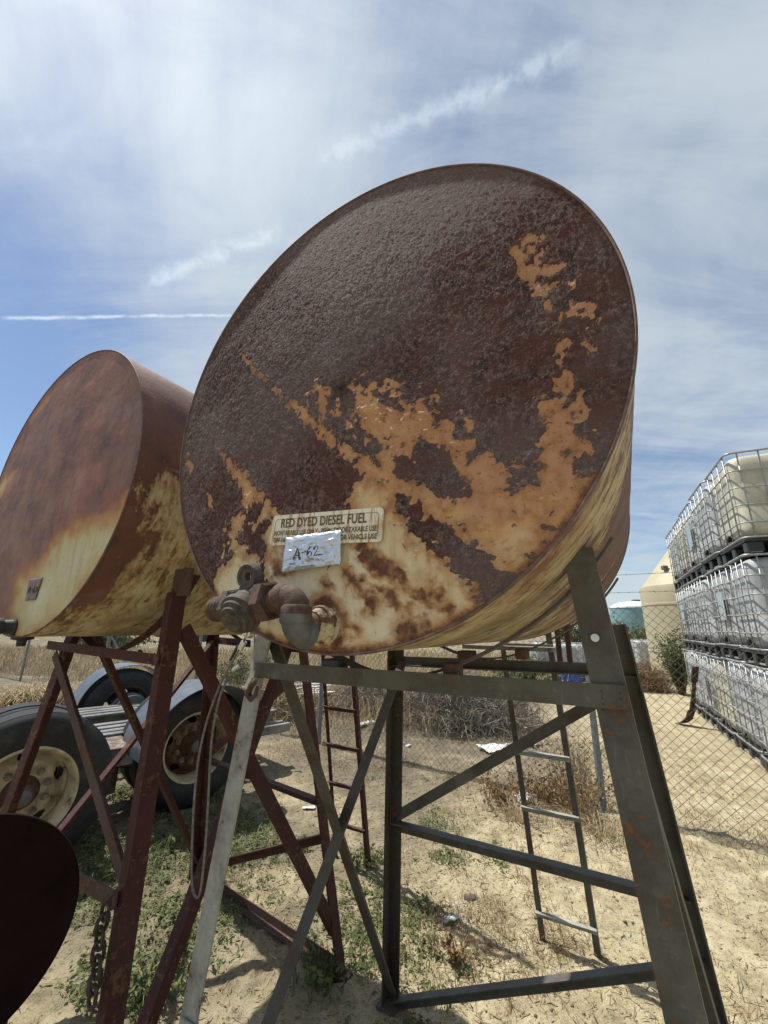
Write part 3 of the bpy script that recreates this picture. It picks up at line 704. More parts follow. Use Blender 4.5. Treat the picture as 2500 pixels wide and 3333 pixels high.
gg = G(); gg.lathe(top, (0, 0, 1), [(0, .024)]+[(.003*k, .0235+(.0014 if k % 2 else 0)) for k in range(1, 7)]+[(.022, .0235)], 24); gg.mk('nipple', HUBM, tank1, True)
v0 = top+(0, 0, .002); vd = unit((-1., -.02, -.10))
c_ = v0+(0, 0, .004)+vd*.028
p_e2 = [v0]+arc(c_, -vd, (0, 0, 1), .028, 0, math.pi/2, 12)+[c_+np.array([0, 0, .028])+vd*.012]
elbow(p_e2, .0265, .0305, CASTR)
vb = p_e2[-1]
gg = G(); gg.lathe(vb, vd, [(0, .022)]+[(.003*k, .0215+(.0014 if k % 2 else 0)) for k in range(1, 8)]+[(.024, .021)], 24); gg.mk('nipple', HUBM, tank1, True)
vu = unit((-.10, -.0, 1.)); vf = np.cross(vd, vu)
valve = G(); valve.lathe(vb+vd*.020, vd, [(0, .026), (.030, .026), (.036, .024), (.046, .030), (.058, .034), (.076, .034), (.088, .030), (.096, .024), (.112, .024)], 30)
vo = valve.mk('valve_body', CAST, tank1, True)
for d0, hl, rr_ in ((.022, .030, .0425), (.116, .024, .040)):
    gg = G(); gg.lathe(vb+vd*d0, vd, [(0, rr_-.006), (.004, rr_), (hl-.004, rr_), (hl, rr_-.006)], 6, u=vu+vf*.35); gg.mk('hex_collar', CASTR if d0 < .05 else CAST, vo)
gg = G(); gg.lathe(vb+vd*.138, vd, [(0, .026)]+[(.0045*k, .0245+(.0026 if k % 2 else 0)) for k in range(1, 11)]+[(.050, .0245), (.050, .019), (.012, .019)], 32); gg.mk('threaded_outlet', CASTR, vo, True, 20)
bc = vb+vd*.084; bd = unit((.10, -.78, -.62))
gg = G(); gg.lathe(bc+bd*.012, bd, [(0, .036), (.012, .036), (.013, .043), (.024, .043), (.025, .038), (.034, .037), (.035, .031), (.044, .029)], 36); gg.mk('bonnet', CAST, vo, True, 25)
gg = G(); gg.lathe(bc+bd*.050, bd, [(0, .023), (.012, .022), (.014, .018)], 6); gg.mk('bonnet_nut', CAST, vo)
# lever ear with a padlock hole above the body
ec_ = bc+vu*.056+np.array([.006, -.006, 0]); ea = unit((.05, -1., -.12))
gg = G(); n_ = 32; uu, ww = vd, np.cross(ea, vd); prof = [(-.007, .0085), (.007, .0085), (.009, .012), (.009, .017), (.013, .020), (.013, .025), (.009, .028), (-.007, .028)]; VV = []
for d_, r_ in prof: VV += [ec_+ea*d_+r_*(math.cos(2*math.pi*k/n_)*uu+math.sin(2*math.pi*k/n_)*ww) for k in range(n_)]
gg.add(VV, [(i*n_+k, i*n_+(k+1) % n_, ((i+1) % 8)*n_+(k+1) % n_, ((i+1) % 8)*n_+k) for i in range(8) for k in range(n_)]); gg.mk('lever_ear', CAST, vo, True)
gg = G(); gg.box(ec_-vu*.030, (.056, .012, .030), X=vd, Y=ea, Z=vu, bev=.003); gg.mk('ear_web', CAST, vo)
for k in range(9):                                           # lumps of caked dirt on the valve
    gg = G(); q = rng.random()*.11; ph = rng.random()*3.0+.2
    c = vb+vd*(.03+q)+.031*(math.cos(ph)*vf*-1+math.sin(ph)*vu)
    s = .005+.006*rng.random(); gg.lathe(c-Z_*s*.4, unit(c-vb-vd*(.03+q)), [(0, s*1.3), (s*.5, s), (s*.8, s*.4)], 7)
    gg.mk('caked_dirt', CAST, vo, True)
# small studs on tank 2's shell and its black outlet
def rt2(p): return np.asarray(p, float)-np.array([T2[0], T2[1], 0])
gg = G(); b2 = rt2(yard(48, 2040, n=T2[1]))
gg.lathe(b2+(0, .01, 0), (0, -1, 0), [(0, .030), (.018, .030), (.022, .026), (.05, .024), (.05, .030), (.065, .032), (.085, .030), (.09, .02)], 24); oo = gg.mk('outlet_fitting', BLACKP, tank2, True)
gg = G(); gg.tube([b2+(0, -.07, 0), b2+(-.05, -.085, -.002), b2+(-.12, -.095, -.006), b2+(-.25, -.10, -.012)], .016, 16); gg.mk('outlet_pipe', BLACKP, oo, True)
gg = G(); q = rt2(yard(70, 2090, n=T2[1]+.03)); gg.lathe(q+(0, 0, .03), (0, 0, -1), [(0, .035), (.02, .035), (.024, .016), (.045, .014), (.045, .005)], 16); gg.mk('drain_plug', BLACKP, tank2, True)
th = -math.asin(.05); gg = G()
c_ = np.array([TR*math.cos(R_(6)), .62, TZ+TR*math.sin(R_(6))]); gg.tube([c_+(.004, -.02, -.012), c_+(.014, 0, .0), c_+(.004, .02, .012)], .008, 8); gg.mk('shell_lug', BLACKP, tank2, True)

# ================================================================ STICKER AND LABELS
def m_sticker(g, bs):
    co = g.coord('Object'); x, y, z = g.sep(co)
    st_ = g.noise(g.comb(g.math('MULTIPLY', x, 90), 0., g.math('MULTIPLY', z, 9)), 1., 5, .6); n = g.noise(co, 22, 5, .65)
    c = g.mix(g.step(st_, .48, .62), (.72, .68, .54), (.48, .25, .09)); c = g.mix(g.math('MULTIPLY', g.step(g.noise(co, 9, 4, .6), .5, .68), .6), c, (.42, .24, .10)); c = g.mix(g.step(n, .58, .68), c, (.24, .08, .03))
    P(g, bs, c, .5, 0, None, .4)
STK = material('rust_stained_sticker', m_sticker)
def corners(px, T, dn): return [np.asarray(yard(x, y, n=T[1]-dn))-np.array([T[0], T[1], 0]) for x, y in px]
dn = .0135
TLc, TRc, BRc, BLc = corners([(884, 1679), (1245, 1652), (1245, 1761), (884, 1776)], T1, dn)
ex_, ez_ = unit((TRc-TLc)+(BRc-BLc)), None
wS, hS = (np.linalg.norm(TRc-TLc)+np.linalg.norm(BRc-BLc))/2, (np.linalg.norm(TLc-BLc)+np.linalg.norm(TRc-BRc))/2
cS = (TLc+TRc+BRc+BLc)/4; ez_ = unit(np.cross(np.array([0, 1., 0]), ex_))*-1
if ez_[2] < 0: ez_ = -ez_
def rrect(w, h, r, k=6):
    out = []
    for sx, sz, q0 in ((1, 1, 0), (-1, 1, 90), (-1, -1, 180), (1, -1, 270)):
        for q in np.linspace(R_(q0), R_(q0+90), k): out.append((sx*(w/2-r)+r*math.cos(q), sz*(h/2-r)+r*math.sin(q)))
    return out
ring = rrect(wS, hS, .010); gg = G(); n_ = len(ring)
V = [cS+ex_*a+ez_*b+np.array([0, yy, 0]) for yy in (0, .0035) for a, b in ring]
gg.add(V, [tuple(range(n_))[::-1], tuple(range(n_, 2*n_))]+[(i, (i+1) % n_, n_+(i+1) % n_, n_+i) for i in range(n_)])
stk = gg.mk('warning_sticker', STK, tank1); stk['label'] = 'rust-stained cream sticker with faded brown lettering'
fm_ = [(a*(1-.010/wS*2), b*(1-.010/hS*2)) for a, b in rrect(wS, hS, .010)]; gg = G(); gg.loop([cS+ex_*a+ez_*b+np.array([0, -.0002, 0]) for a, b in fm_], .0007, 4); gg.mk('sticker_border', PRINT, stk)
def lettering(txt, cx, cz, width, height, parent, mat, bold=0.0):
    cu = bpy.data.curves.new('lettering', 'FONT'); cu.body = txt; cu.align_x = 'CENTER'; cu.align_y = 'CENTER'; cu.size = 1.; cu.offset = bold; cu.extrude = 0.0; cu.resolution_u = 3
    ob = bpy.data.objects.new('tmp', cu); COL.objects.link(ob); bpy.context.view_layer.update()
    dg = bpy.context.evaluated_depsgraph_get(); m0 = bpy.data.meshes.new_from_object(ob.evaluated_get(dg)); bpy.data.objects.remove(ob)
    co = np.zeros(len(m0.vertices)*3); m0.vertices.foreach_get('co', co); co = co.reshape(-1, 3)
    lo, hi = co.min(0), co.max(0); s0, s1 = width/(hi[0]-lo[0]), height/(hi[1]-lo[1]); mid = (lo+hi)/2
    nw = np.array([cS+ex_*(cx+(c[0]-mid[0])*s0)+ez_*(cz+(c[1]-mid[1])*s1)+np.array([0, -.0009, 0]) for c in co])
    m0.vertices.foreach_set('co', nw.ravel()); m0.update()
    return link('lettering', m0, mat, parent)
lettering('RED DYED DIESEL FUEL', -.004, hS*.22, wS*.78, hS*.31, stk, PRINT, .02)
lettering('NONTAXABLE USE ONLY - PENALTY FOR TAXABLE USE', .0, -hS*.105, wS*.92, hS*.165, stk, PRINT, .02)
lettering('OFF HIGHWAY USE ONLY - NOT FOR VEHICLE USE', .0, -hS*.335, wS*.93, hS*.165, stk, PRINT, .02)
def m_foil(g, bs):
    co = g.coord('Object'); n = g.noise(co, 34, 4, .6, 1.2); P(g, bs, (.60, .63, .68), .34, .85, g.bump(n, .6, .006), .5)
FOIL = material('crumpled_foil_tape', m_foil)
def m_ptape(g, bs):
    co = g.coord('Object'); n = g.noise(co, 60, 4, .6); P(g, bs, g.mix(g.step(n, .4, .7), (.16, .10, .10), (.22, .15, .14)), .5, .15, g.bump(n, .3, .003), .4)
PTAPE = material('purple_tape', m_ptape)
def tape(px, T, dn, mat, name, par, lab, nu=46, nv=30, crum=.006):
    a, b, c, d = corners(px, T, dn); V = []
    rag = lambda t_, s: .0022*(fbm(np.array([t_*22.]), np.array([s*3.]), 9, 3)[0]-.5)
    for j in range(nv+1):
        for i in range(nu+1):
            s, t_ = i/nu, j/nv; p = (a*(1-s)+b*s)*(1-t_)+(d*(1-s)+c*s)*t_
            e = min(s, 1-s, t_, 1-t_)
            k1 = fbm(np.array([s*7+2*t_]), np.array([t_*5-s*2.]), 14, 4)[0]; k2 = abs(fbm(np.array([s*4.]), np.array([t_*6.]), 17, 2)[0]-.5)
            V.append(p+np.array([rag(t_, 1) if i in (0, nu) else 0, -crum*(1-2*abs(k1-.5))*(.5+min(1, e*8)*.5)+crum*.8*k2, rag(s, 2)*1.6 if j in (0, nv) else 0]))
    F = [(j*(nu+1)+i, j*(nu+1)+i+1, (j+1)*(nu+1)+i+1, (j+1)*(nu+1)+i) for j in range(nv) for i in range(nu)]
    gg = G(); gg.add(V, F); o = gg.mk(name, mat, par, True, 24); o['label'] = lab
    md = o.modifiers.new('thickness', 'SOLIDIFY'); md.thickness = .0006; md.offset = 1
    return o, (a, b, c, d)
foil, q4 = tape([(932, 1751), (1111, 1726), (1108, 1838), (918, 1864)], T1, dn+.006, FOIL, 'foil_label', tank1, 'crumpled silver foil tape with A-62 in marker')
def strokes(q4, lines, par, r, lift):
    a, b, c, d = q4
    for ln in lines:
        pth = []
        for s, t_ in ln: pth.append((a*(1-s)+b*s)*(1-t_)+(d*(1-s)+c*s)*t_+np.array([0, -lift, 0]))
        gg = G(); gg.tube(pth, r, 6); gg.mk('pen_stroke', INK, par)
def crv(pts, k=14):
    pts = np.array(pts, float); t_ = np.linspace(0, len(pts)-1, k); out = []
    for q in t_:
        i = min(int(q), len(pts)-2); f = q-i; p0, p1, p2, p3 = pts[max(i-1, 0)], pts[i], pts[i+1], pts[min(i+2, len(pts)-1)]
        out.append(tuple(.5*((2*p1)+(-p0+p2)*f+(2*p0-5*p1+4*p2-p3)*f*f+(-p0+3*p1-3*p2+p3)*f**3)))
    return out
A62 = [[(.205, .68), (.27, .38), (.275, .36)], [(.275, .36), (.315, .70)], [(.205, .58), (.31, .57)], [(.35, .52), (.42, .50)],
       crv([(.50, .36), (.455, .50), (.455, .63), (.50, .66), (.535, .58), (.50, .51), (.46, .57)]), crv([(.56, .47), (.60, .38), (.64, .42), (.62, .52), (.57, .66), (.62, .64), (.71, .64)])]
strokes(q4, A62, foil, .0011, .0048)
pt_, q5 = tape(c1([(190, 1680), (280, 1668), (228, 1815), (165, 1820)]), T2, .009, PTAPE, 'tape_label', tank2, 'small purple tape label with A-63 in marker', 20, 16, .002)
A63 = [[(.15, .66), (.30, .36)], [(.30, .36), (.36, .68)], [(.18, .56), (.36, .55)], [(.42, .52), (.54, .50)], crv([(.68, .36), (.60, .52), (.62, .66), (.72, .62), (.66, .53), (.61, .58)]), crv([(.80, .36), (.92, .40), (.84, .48), (.94, .56), (.80, .68)])]
strokes(q5, A63, pt_, .0012, .0022)

# ================================================================ CHAIN, CABLE, LEVER, DARK DRUM
def link_pts(c, ax, side, ln=.020, r=.0095, k=8):
    ax, side = unit(ax), unit(side); out = []
    for s0, q0 in ((1, -math.pi/2), (-1, math.pi/2)):
        for q in np.linspace(q0, q0+math.pi, k): out.append(c+ax*(s0*ln/2+r*math.cos(q))+side*r*math.sin(q))
    return out
cp0 = yard(382, 2885, n=.845); 
ch = thing('hanging_chain', 'rusty steel chain hanging from the red stand leg', 'chain', W((cp0[0], cp0[1], 0)), -YAW)
offc = np.array([cp0[0], cp0[1], 0]); pxs = [(388, 2890), (350, 2930), (338, 2985), (326, 3030), (322, 3078), (318, 3125), (312, 3172), (305, 3222), (297, 3270)]
pts = [yard(x, y, n=.842)-offc for x, y in pxs]
for i in range(len(pts)-1):
    a, b = pts[i], pts[i+1]; ax = b-a; ln = np.linalg.norm(ax); sd_ = np.cross(ax, Y_) if i % 2 else np.cross(ax, np.cross(ax, Y_))
    if i == 0: sd_ = np.array([.4, .6, .6])
    gg = G(); gg.loop(link_pts((a+b)/2, ax, sd_, ln*.60, .0150), .0052, 8); gg.mk('link', CHAINM, ch, True)
# wire rope with crimped eye, hanging over the grey stand's front corner
cb0 = yard(800, 2065, n=.84); cab = thing('wire_rope', 'thin steel cable hanging in a long loop from the pale stand leg', 'cable', W((cb0[0], cb0[1], 0)), -YAW); offb = np.array([cb0[0], cb0[1], 0])
def ypath(px, n): return [np.asarray(yard(x, y, n=n))-offb for x, y in px]
gg = G(); p = crv(ypath([(800, 2072), (775, 2120), (735, 2190), (700, 2270), (670, 2360), (648, 2460), (636, 2560), (628, 2680), (624, 2800), (625, 2880), (638, 2921), (650, 2910), (658, 2860), (668, 2760), (676, 2640), (682, 2520), (690, 2400), (710, 2290), (735, 2220), (770, 2180), (795, 2160)], .84), 70); gg.tube(p, .0030, 8); gg.mk('strand', CABLE, cab, True)
gg = G(); a, b = ypath([(795, 2088), (782, 2112)], .84); gg.rod(a, b, .0085, 12); gg.mk('ferrule', ALU, cab, True)
gg = G(); a, b = ypath([(760, 2182), (782, 2165)], .84); gg.rod(a, b, .0065, 12); gg.mk('ferrule', ALU, cab, True)
gg = G(); a, b = ypath([(775, 2100), (750, 2150)], .843); gg.rod(a, b, .004, 8); gg.mk('cable_tail', BLACKP, cab, True)
gg = G(); c_ = ypath([(806, 2062)], .83)[0]; gg.lathe(c_+(0, .012, 0), (0, -1, 0), [(0, .013), (.016, .013), (.018, .008), (.024, .0075), (.026, .003)], 14); gg.mk('eye_bolt', ALU, cab, True)
lv = thing('steel_lever', 'bright bent steel lever with a hooked end on the pale leg', 'lever', W((cb0[0], cb0[1], 0)), -YAW)
gg = G(); p = [np.asarray(yard(x, y, n=.88))-offb for x, y in ((823, 2050), (824, 2090), (822, 2140), (823, 2180), (818, 2205), (806, 2225), (800, 2240))]
for i in range(len(p)-1):
    d = unit(p[i+1]-p[i]); s = unit(np.cross(d, Y_)); gg.bar(p[i], p[i+1], [s*.006-Y_*.003, s*.006+Y_*.003, -s*.006+Y_*.003, -s*.006-Y_*.003])
gg.mk('handle', ALU, lv)
gg = G(); p = [np.asarray(yard(x, y, n=.89))-offb for x, y in ((835, 2215), (815, 2235), (806, 2260), (818, 2275), (832, 2262), (838, 2235))]; gg.tube(p, [.006, .009, .010, .009, .006, .004], 8); gg.mk('hook', BROWN, lv, True)
# dark round plate on a low rack in the near left corner
dR = .215; dc = yard(-185, 3085, d=1.30); dw = W(dc); da = math.atan2(dw[1], dw[0])-math.pi/2+R_(4)
dr = thing('steel_disc', 'dark maroon round steel plate standing on a rack in the near left corner', 'disc', (dw[0], dw[1], 0), da)
gg = G(); gg.lathe((0, 0, dc[2]), (0, 1, 0), [(.006, .01), (.004, dR*.5), (.010, dR-.020), (.004, dR-.012), (0, dR-.006), (.002, dR-.001), (.008, dR), (.016, dR-.002), (.022, dR-.010), (.022, .01)], 96); gg.mk('plate', DARKM, dr, True)
gg = G(); gg.lathe((0, .004, dc[2]), (0, -1, 0), [(0, .045), (.018, .045), (.022, .030), (.034, .028)], 20); gg.mk('hub_boss', DARKM, dr, True)
rk = thing('disc_rack', 'low steel rack behind and under the dark round plate', 'rack', (dw[0], dw[1], 0), da)
zz_ = dc[2]-dR
for yy in (-.07, .07):
    for sx in (-1, 1):
        gg = G(); gg.angle((sx*.14, yy, -.02), (sx*.14, yy, zz_+.03), .03, .004, (-sx, 0, 0), (0, 1, 0)); gg.mk('leg', BROWN, rk)
    gg = G(); gg.angle((-.14, yy-.006, zz_-.035), (.14, yy-.006, zz_-.035), .03, .004, (0, 0, 1), (0, 1, 0)); gg.mk('crossbar', BROWN, rk)
gg = G(); gg.box((0, 0, zz_-.006), (.16, .16, .010)); gg.mk('seat_plate', BROWN, rk)
# ================================================================ TRAILER DOLLY
RH = np.array([-1.80, 4.36]); LX = np.array([.70, .714]); LX /= np.linalg.norm(LX)
dol = thing('trailer_dolly', 'black truck trailer dolly with cream wheels behind the red stand', 'trailer', (RH[0], RH[1], 0), math.atan2(LX[1], LX[0]))
WR = .505
def ring_prof(pr, c, ax, n=64): pass
def build_wheel(x, yy, face, hub=True, detail=True, wz=WR, rimmat=None, discmat=None):
    """face = -1: dished outer side towards -y of the dolly"""
    wh = bpy.data.objects.new('wheel', None); COL.objects.link(wh); wh.parent = dol; wh.location = (x, yy, wz)
    s = face
    gg = G(); w = .125
    prof = [(-w+.004, .292), (-w, .31), (-w-.008, .36), (-w-.010, .40), (-w-.004, .45), (-w+.015, .485), (-w+.03, .497)]
    for k in range(5):
        a = -w+.035+k*(2*w-.07)/5; b = a+(2*w-.07)/5
        prof += [(a, WR), (b-.012, WR), (b-.010, WR-.012), (b-.002, WR-.012)]
    prof += [(w-.03, .497), (w-.015, .485), (w+.004, .45), (w+.010, .40), (w+.008, .36), (w, .31), (w-.004, .292)]
    n = 96; V = []; 
    for d, r in prof: V += [(r*math.cos(2*math.pi*k/n), d*-s, r*math.sin(2*math.pi*k/n)) for k in range(n)]
    Lp = len(prof); F = [(i*n+k, i*n+(k+1) % n, ((i+1) % Lp)*n+(k+1) % n, ((i+1) % Lp)*n+k) for i in range(Lp) for k in range(n)]
    gg.add(V, F); gg.mk('tyre', RUB, wh, True, 35)
    gg = G(); V = []; n = 60                                         # rim: barrel + dish with hand holes
    pr = [(-.125, .300), (-.132, .296), (-.128, .285), (-.10, .272), (-.06, .262), (.02, .255), (.10, .27), (.128, .285), (.132, .296), (.124, .300)]
    for d, r in pr: V += [(r*math.cos(2*math.pi*k/n), d*-s, r*math.sin(2*math.pi*k/n)) for k in range(n)]
    F = [(i*n+k, i*n+(k+1) % n, (i+1)*n+(k+1) % n, (i+1)*n+k) for i in range(len(pr)-1) for k in range(n)]; gg.add(V, F); gg.mk('rim', rimmat or RIM, wh, True)
    # dish disc: polar grid with five hand holes removed
    nr, ns = 30, 180; rads = np.linspace(.085, .262, nr); V = []; F = []
    for r in rads:
        d = -.015+.10*sstep(np.array([r]), .17, .25)[0]*-.55
        for k in range(ns): V.append((r*math.cos(2*math.pi*k/ns), d*-s*-1 if s < 0 else d*s*-1, r*math.sin(2*math.pi*k/ns)))
    for i in range(nr-1):
        for k in range(ns):
            rm_, am = (rads[i]+rads[i+1])/2, 2*math.pi*(k+.5)/ns
            hole = False
            for h in range(5):
                ah = 2*math.pi*h/5+.35; hx, hz = .212*math.cos(ah), .212*math.sin(ah)
                dx_, dz_ = rm_*math.cos(am)-hx, rm_*math.sin(am)-hz; rad_, tan_ = dx_*math.cos(ah)+dz_*math.sin(ah), -dx_*math.sin(ah)+dz_*math.cos(ah)
                if (rad_/.031)**2+(tan_/.042)**2 < 1: hole = True
            if not hole: F.append((i*ns+k, i*ns+(k+1) % ns, (i+1)*ns+(k+1) % ns, (i+1)*ns+k))
    gg = G(); gg.add(V, F); o = gg.mk('wheel_disc', discmat or rimmat or RIM, wh, True); md = o.modifiers.new('t', 'SOLIDIFY'); md.thickness = .010; md.offset = 0
    ax = (0, s, 0)
    gg = G(); gg.lathe((0, -s*.06, 0), ax, [(0, .105), (.05, .105), (.075, .095), (.10, .070), (.16, .062), (.175, .055), (.178, .010)], 32); gg.mk('hub', HUBM, wh, True)
    gg = G(); gg.lathe((0, s*.116, 0), ax, [(0, .048), (.008, .048), (.010, .040)], 28); gg.mk('hub_cap', GALV, wh, True)
    if detail:
        for k in range(10):
            a = 2*math.pi*(k+.5)/10
            gg = G(); c = (.143*math.cos(a), s*.012, .143*math.sin(a)); gg.lathe(c, ax, [(0, .024), (.008, .024), (.008, .017), (.028, .017), (.030, .010), (.042, .009)], 12); gg.mk('lug_nut', material('grey_brown_nut', flat((.24, .19, .13), .7, 0, .4, 40, .3)), wh, True)
    return wh
build_wheel(0, 0, -1, discmat=material('rusty_disc', paint((.19, .125, .075), .50, (.09, .05, .03), .75))); build_wheel(0, .33, 1, detail=False, rimmat=HUBM)
w1 = build_wheel(-1.29, -.44, -1); build_wheel(-1.29, -.10, 1, detail=False, rimmat=HUBM)
build_wheel(0, 2.30, 1, detail=False, rimmat=material('dark_wheel_inside', flat((.05, .045, .04), .8, 0, .4, 20, .3)))
for x0 in (0, -1.30):
    gg = G(); gg.rod((x0, .1, WR), (x0, 2.2, WR), .065, 16); gg.mk('axle', HUBM, dol, True)
    if x0 < 0: continue
    gg = G(); gg.lathe((x0, 1.93, WR), (0, 1, 0), [(0, .205), (.10, .21), (.14, .21), (.15, .225), (.16, .225), (.17, .19)], 40); gg.mk('brake_drum', FEND, dol, True)
def fender(x0, y0, y1, q0=-12, q1=172, r=WR+.05):
    th = np.linspace(R_(q0), R_(q1), 36); V = []
    for q in th:
        for yy, rr_ in ((y0, r), (y1, r), (y1, r+.006), (y0, r+.006)): V.append((x0+rr_*math.cos(q), yy, WR+rr_*math.sin(q)))
    F = [(i*4+k, i*4+(k+1) % 4, (i+1)*4+(k+1) % 4, (i+1)*4+k) for i in range(len(th)-1) for k in range(4)]+[(0, 1, 2, 3), tuple(len(V)-4+k for k in (3, 2, 1, 0))]
    gg = G(); gg.add(V, F); gg.mk('fender', FEND, dol, True, 30)
fender(0, -.42, .17, 20, 178); fender(0, 2.14, 2.62, -5, 185)
# frame: two rails, cross members and slotted deck boards
for yy in (.62, 1.72):
    gg = G(); gg.box((-.75, yy, .50), (3.9, .09, .15), bev=.006); gg.mk('frame_rail', DECKM, dol)
for xx in (-2.5, -1.9, -.65, .62, 1.15):
    gg = G(); gg.box((xx, 1.17, .50), (.10, 1.0, .12), bev=.006); gg.mk('cross_member', DECKM, dol)
for yy, x0_, x1_ in ((.42, -.95, 1.15), (.56, -1.0, 1.20), (.72, -1.0, 1.20), (.90, -2.3, 1.20), (1.45, -2.3, 1.20), (1.62, -1.0, 1.20), (1.78, -.95, 1.15), (1.94, -.9, 1.1)):
    gg = G(); gg.box(((x0_+x1_)/2, yy, .603+.004*random.random()), (x1_-x0_, .095, .028), bev=.004); gg.mk('deck_strip', DECKM, dol)
gg = G(); gg.box((-.72, .20, .585), (.42, .55, .02), bev=.004); gg.mk('step_plate', material('rust_streaked_plate', paint((.22, .20, .17), .52, (.30, .14, .06), .6)), dol)
gg = G(); gg.box((-.72, -.06, .52), (.42, .02, .14), bev=.004); gg.mk('side_plate', DECKM, dol)
for yy in (.25, .40, 2.0):
    gg = G(); gg.box((.98, yy, .44), (.55, .05, .09), bev=.006); gg.mk('tail_bar', DECKM, dol)
gg = G(); gg.box((-.62, .12, .38), (.10, .10, .34), bev=.01); gg.mk('suspension_hanger', HUBM, dol)
gg = G(); gg.tube([(-1.1, .15, .36), (-.65, .16, .42), (-.1, .15, .36)], .03, 8); gg.mk('leaf_spring', HUBM, dol, True)

# ================================================================ CHAIN-LINK FENCE
FP = [np.array(p) for p in ((5.2, 3.78), (2.6, 4.20), (-.37, 4.76), (-3.94, 5.14), (-7.2, 5.5), (-10.6, 5.6), (-14.9, 5.7), (-18.5, 5.8))]
fence = thing('chain_link_fence', 'galvanised chain-link fence with barbed wire crossing the yard behind the tanks', 'fence', (0, 0, 0))
HFN = 1.80
def gz2(p): w_ = W((p[0], p[1], 0)); return ground_z(w_[0], w_[1])
for i, p in enumerate(FP):
    w_ = W((p[0], p[1], 0)); z0 = gz2(p); gg = G(); lean = np.array([.0, .0, 0]) 
    gg.tube([w_+(0, 0, z0-.05), w_+(0, 0, z0+HFN+.03)], .030 if i != 5 else .04, 16); gg.lathe(w_+(0, 0, z0+HFN+.03), (0, 0, 1), [(0, .034), (.02, .032), (.035, .012)], 14)
    gg.mk('post', GALVP, fence, True)
gg = G(); a = W((FP[5][0], FP[5][1], 1.35)); b = W((FP[4][0]*.55+FP[5][0]*.45, FP[4][1]*.55+FP[5][1]*.45, .12)); gg.rod(a, b, .02, 8); gg.mk('brace_pipe', GALVP, fence, True)
pitch = .078
for i in range(len(FP)-1):
    a, b = W((FP[i][0], FP[i][1], 0)), W((FP[i+1][0], FP[i+1][1], 0)); Ls = np.linalg.norm((b-a)[:2]); e = (b-a)/Ls; nrm = np.array([-e[1], e[0], 0])
    z0 = (gz2(FP[i])+gz2(FP[i+1]))/2+.02; ht = HFN
    seg = []
    for s in (1, -1):
        k = -ht/1.0
        for q in np.arange(-ht-.2, Ls+ht+.2, pitch):
            # line x = q + s*z
            z_a, z_b = 0., ht
            x_a, x_b = q+s*z_a, q+s*z_b
            lo, hi = sorted((x_a, x_b))
            if hi < 0 or lo > Ls: continue
            t0, t1 = 0., 1.
            for lim, sg in ((0., 1), (Ls, -1)):
                f0, f1 = sg*(x_a-lim), sg*(x_b-lim)
                if f0 < 0 and f1 < 0: t0 = 2
                elif f0 < 0: t0 = max(t0, f0/(f0-f1))
                elif f1 < 0: t1 = min(t1, f0/(f0-f1))
            if t0 >= t1: continue
            seg.append((x_a+(x_b-x_a)*t0, ht*t0, x_a+(x_b-x_a)*t1, ht*t1, s))
    V = []; F = []
    r = .0021
    for x0_, z_0, x1_, z_1, s in seg:
        nsub = max(1, int(abs(z_1-z_0)/.45)); base = len(V)
        for k in range(nsub+1):
            f = k/nsub; x_ = x0_+(x1_-x0_)*f; z_ = z_0+(z_1-z_0)*f
            bul = .03*math.sin(x_*1.1+i)*math.sin(z_*1.7)
            c = a+e*x_+nrm*(.002*s+bul)+Z_*(z0+z_)
            d1 = unit(e*-s+Z_); 
            for q in (0, 2.094, 4.189): V.append(c+r*(math.cos(q)*nrm+math.sin(q)*d1))
        for k in range(nsub):
            for j in range(3): F.append((base+k*3+j, base+k*3+(j+1) % 3, base+(k+1)*3+(j+1) % 3, base+(k+1)*3+j))
    o = link('wire_mesh', npmesh('wire_mesh', V, F), WIRE, fence); o['kind'] = 'stuff'
for hz_, sg in ((.16, .010), (.335, .018)):
    gg = G(); pth = []
    for i in range(len(FP)-1):
        a, b = FP[i], FP[i+1]
        for k in range(10):
            f = k/10; q = W((a[0]+(b[0]-a[0])*f, a[1]+(b[1]-a[1])*f, 0)); pth.append(q+Z_*(gz2(a)*(1-f)+gz2(b)*f+HFN+hz_-.0-sg*4*f*(1-f)))
    gg.tube(pth, .0022, 5)
    for i in range(0, len(pth)-1):
        for f in (.2, .5, .8):
            c = pth[i]*(1-f)+pth[i+1]*f; d = unit(rng.normal(size=3)); gg.rod(c-d*.014, c+d*.014, .0015, 4)
            d = unit(rng.normal(size=3)); gg.rod(c-d*.014, c+d*.014, .0015, 4)
    gg.mk('barbed_wire', WIRE, fence)
for i, p in enumerate(FP):
    w_ = W((p[0], p[1], 0)); gg = G(); gg.rod(w_+(0, 0, gz2(p)+HFN+.04), w_+(0, 0, gz2(p)+HFN+.36), .008, 6); gg.mk('wire_arm', GALVP, fence)

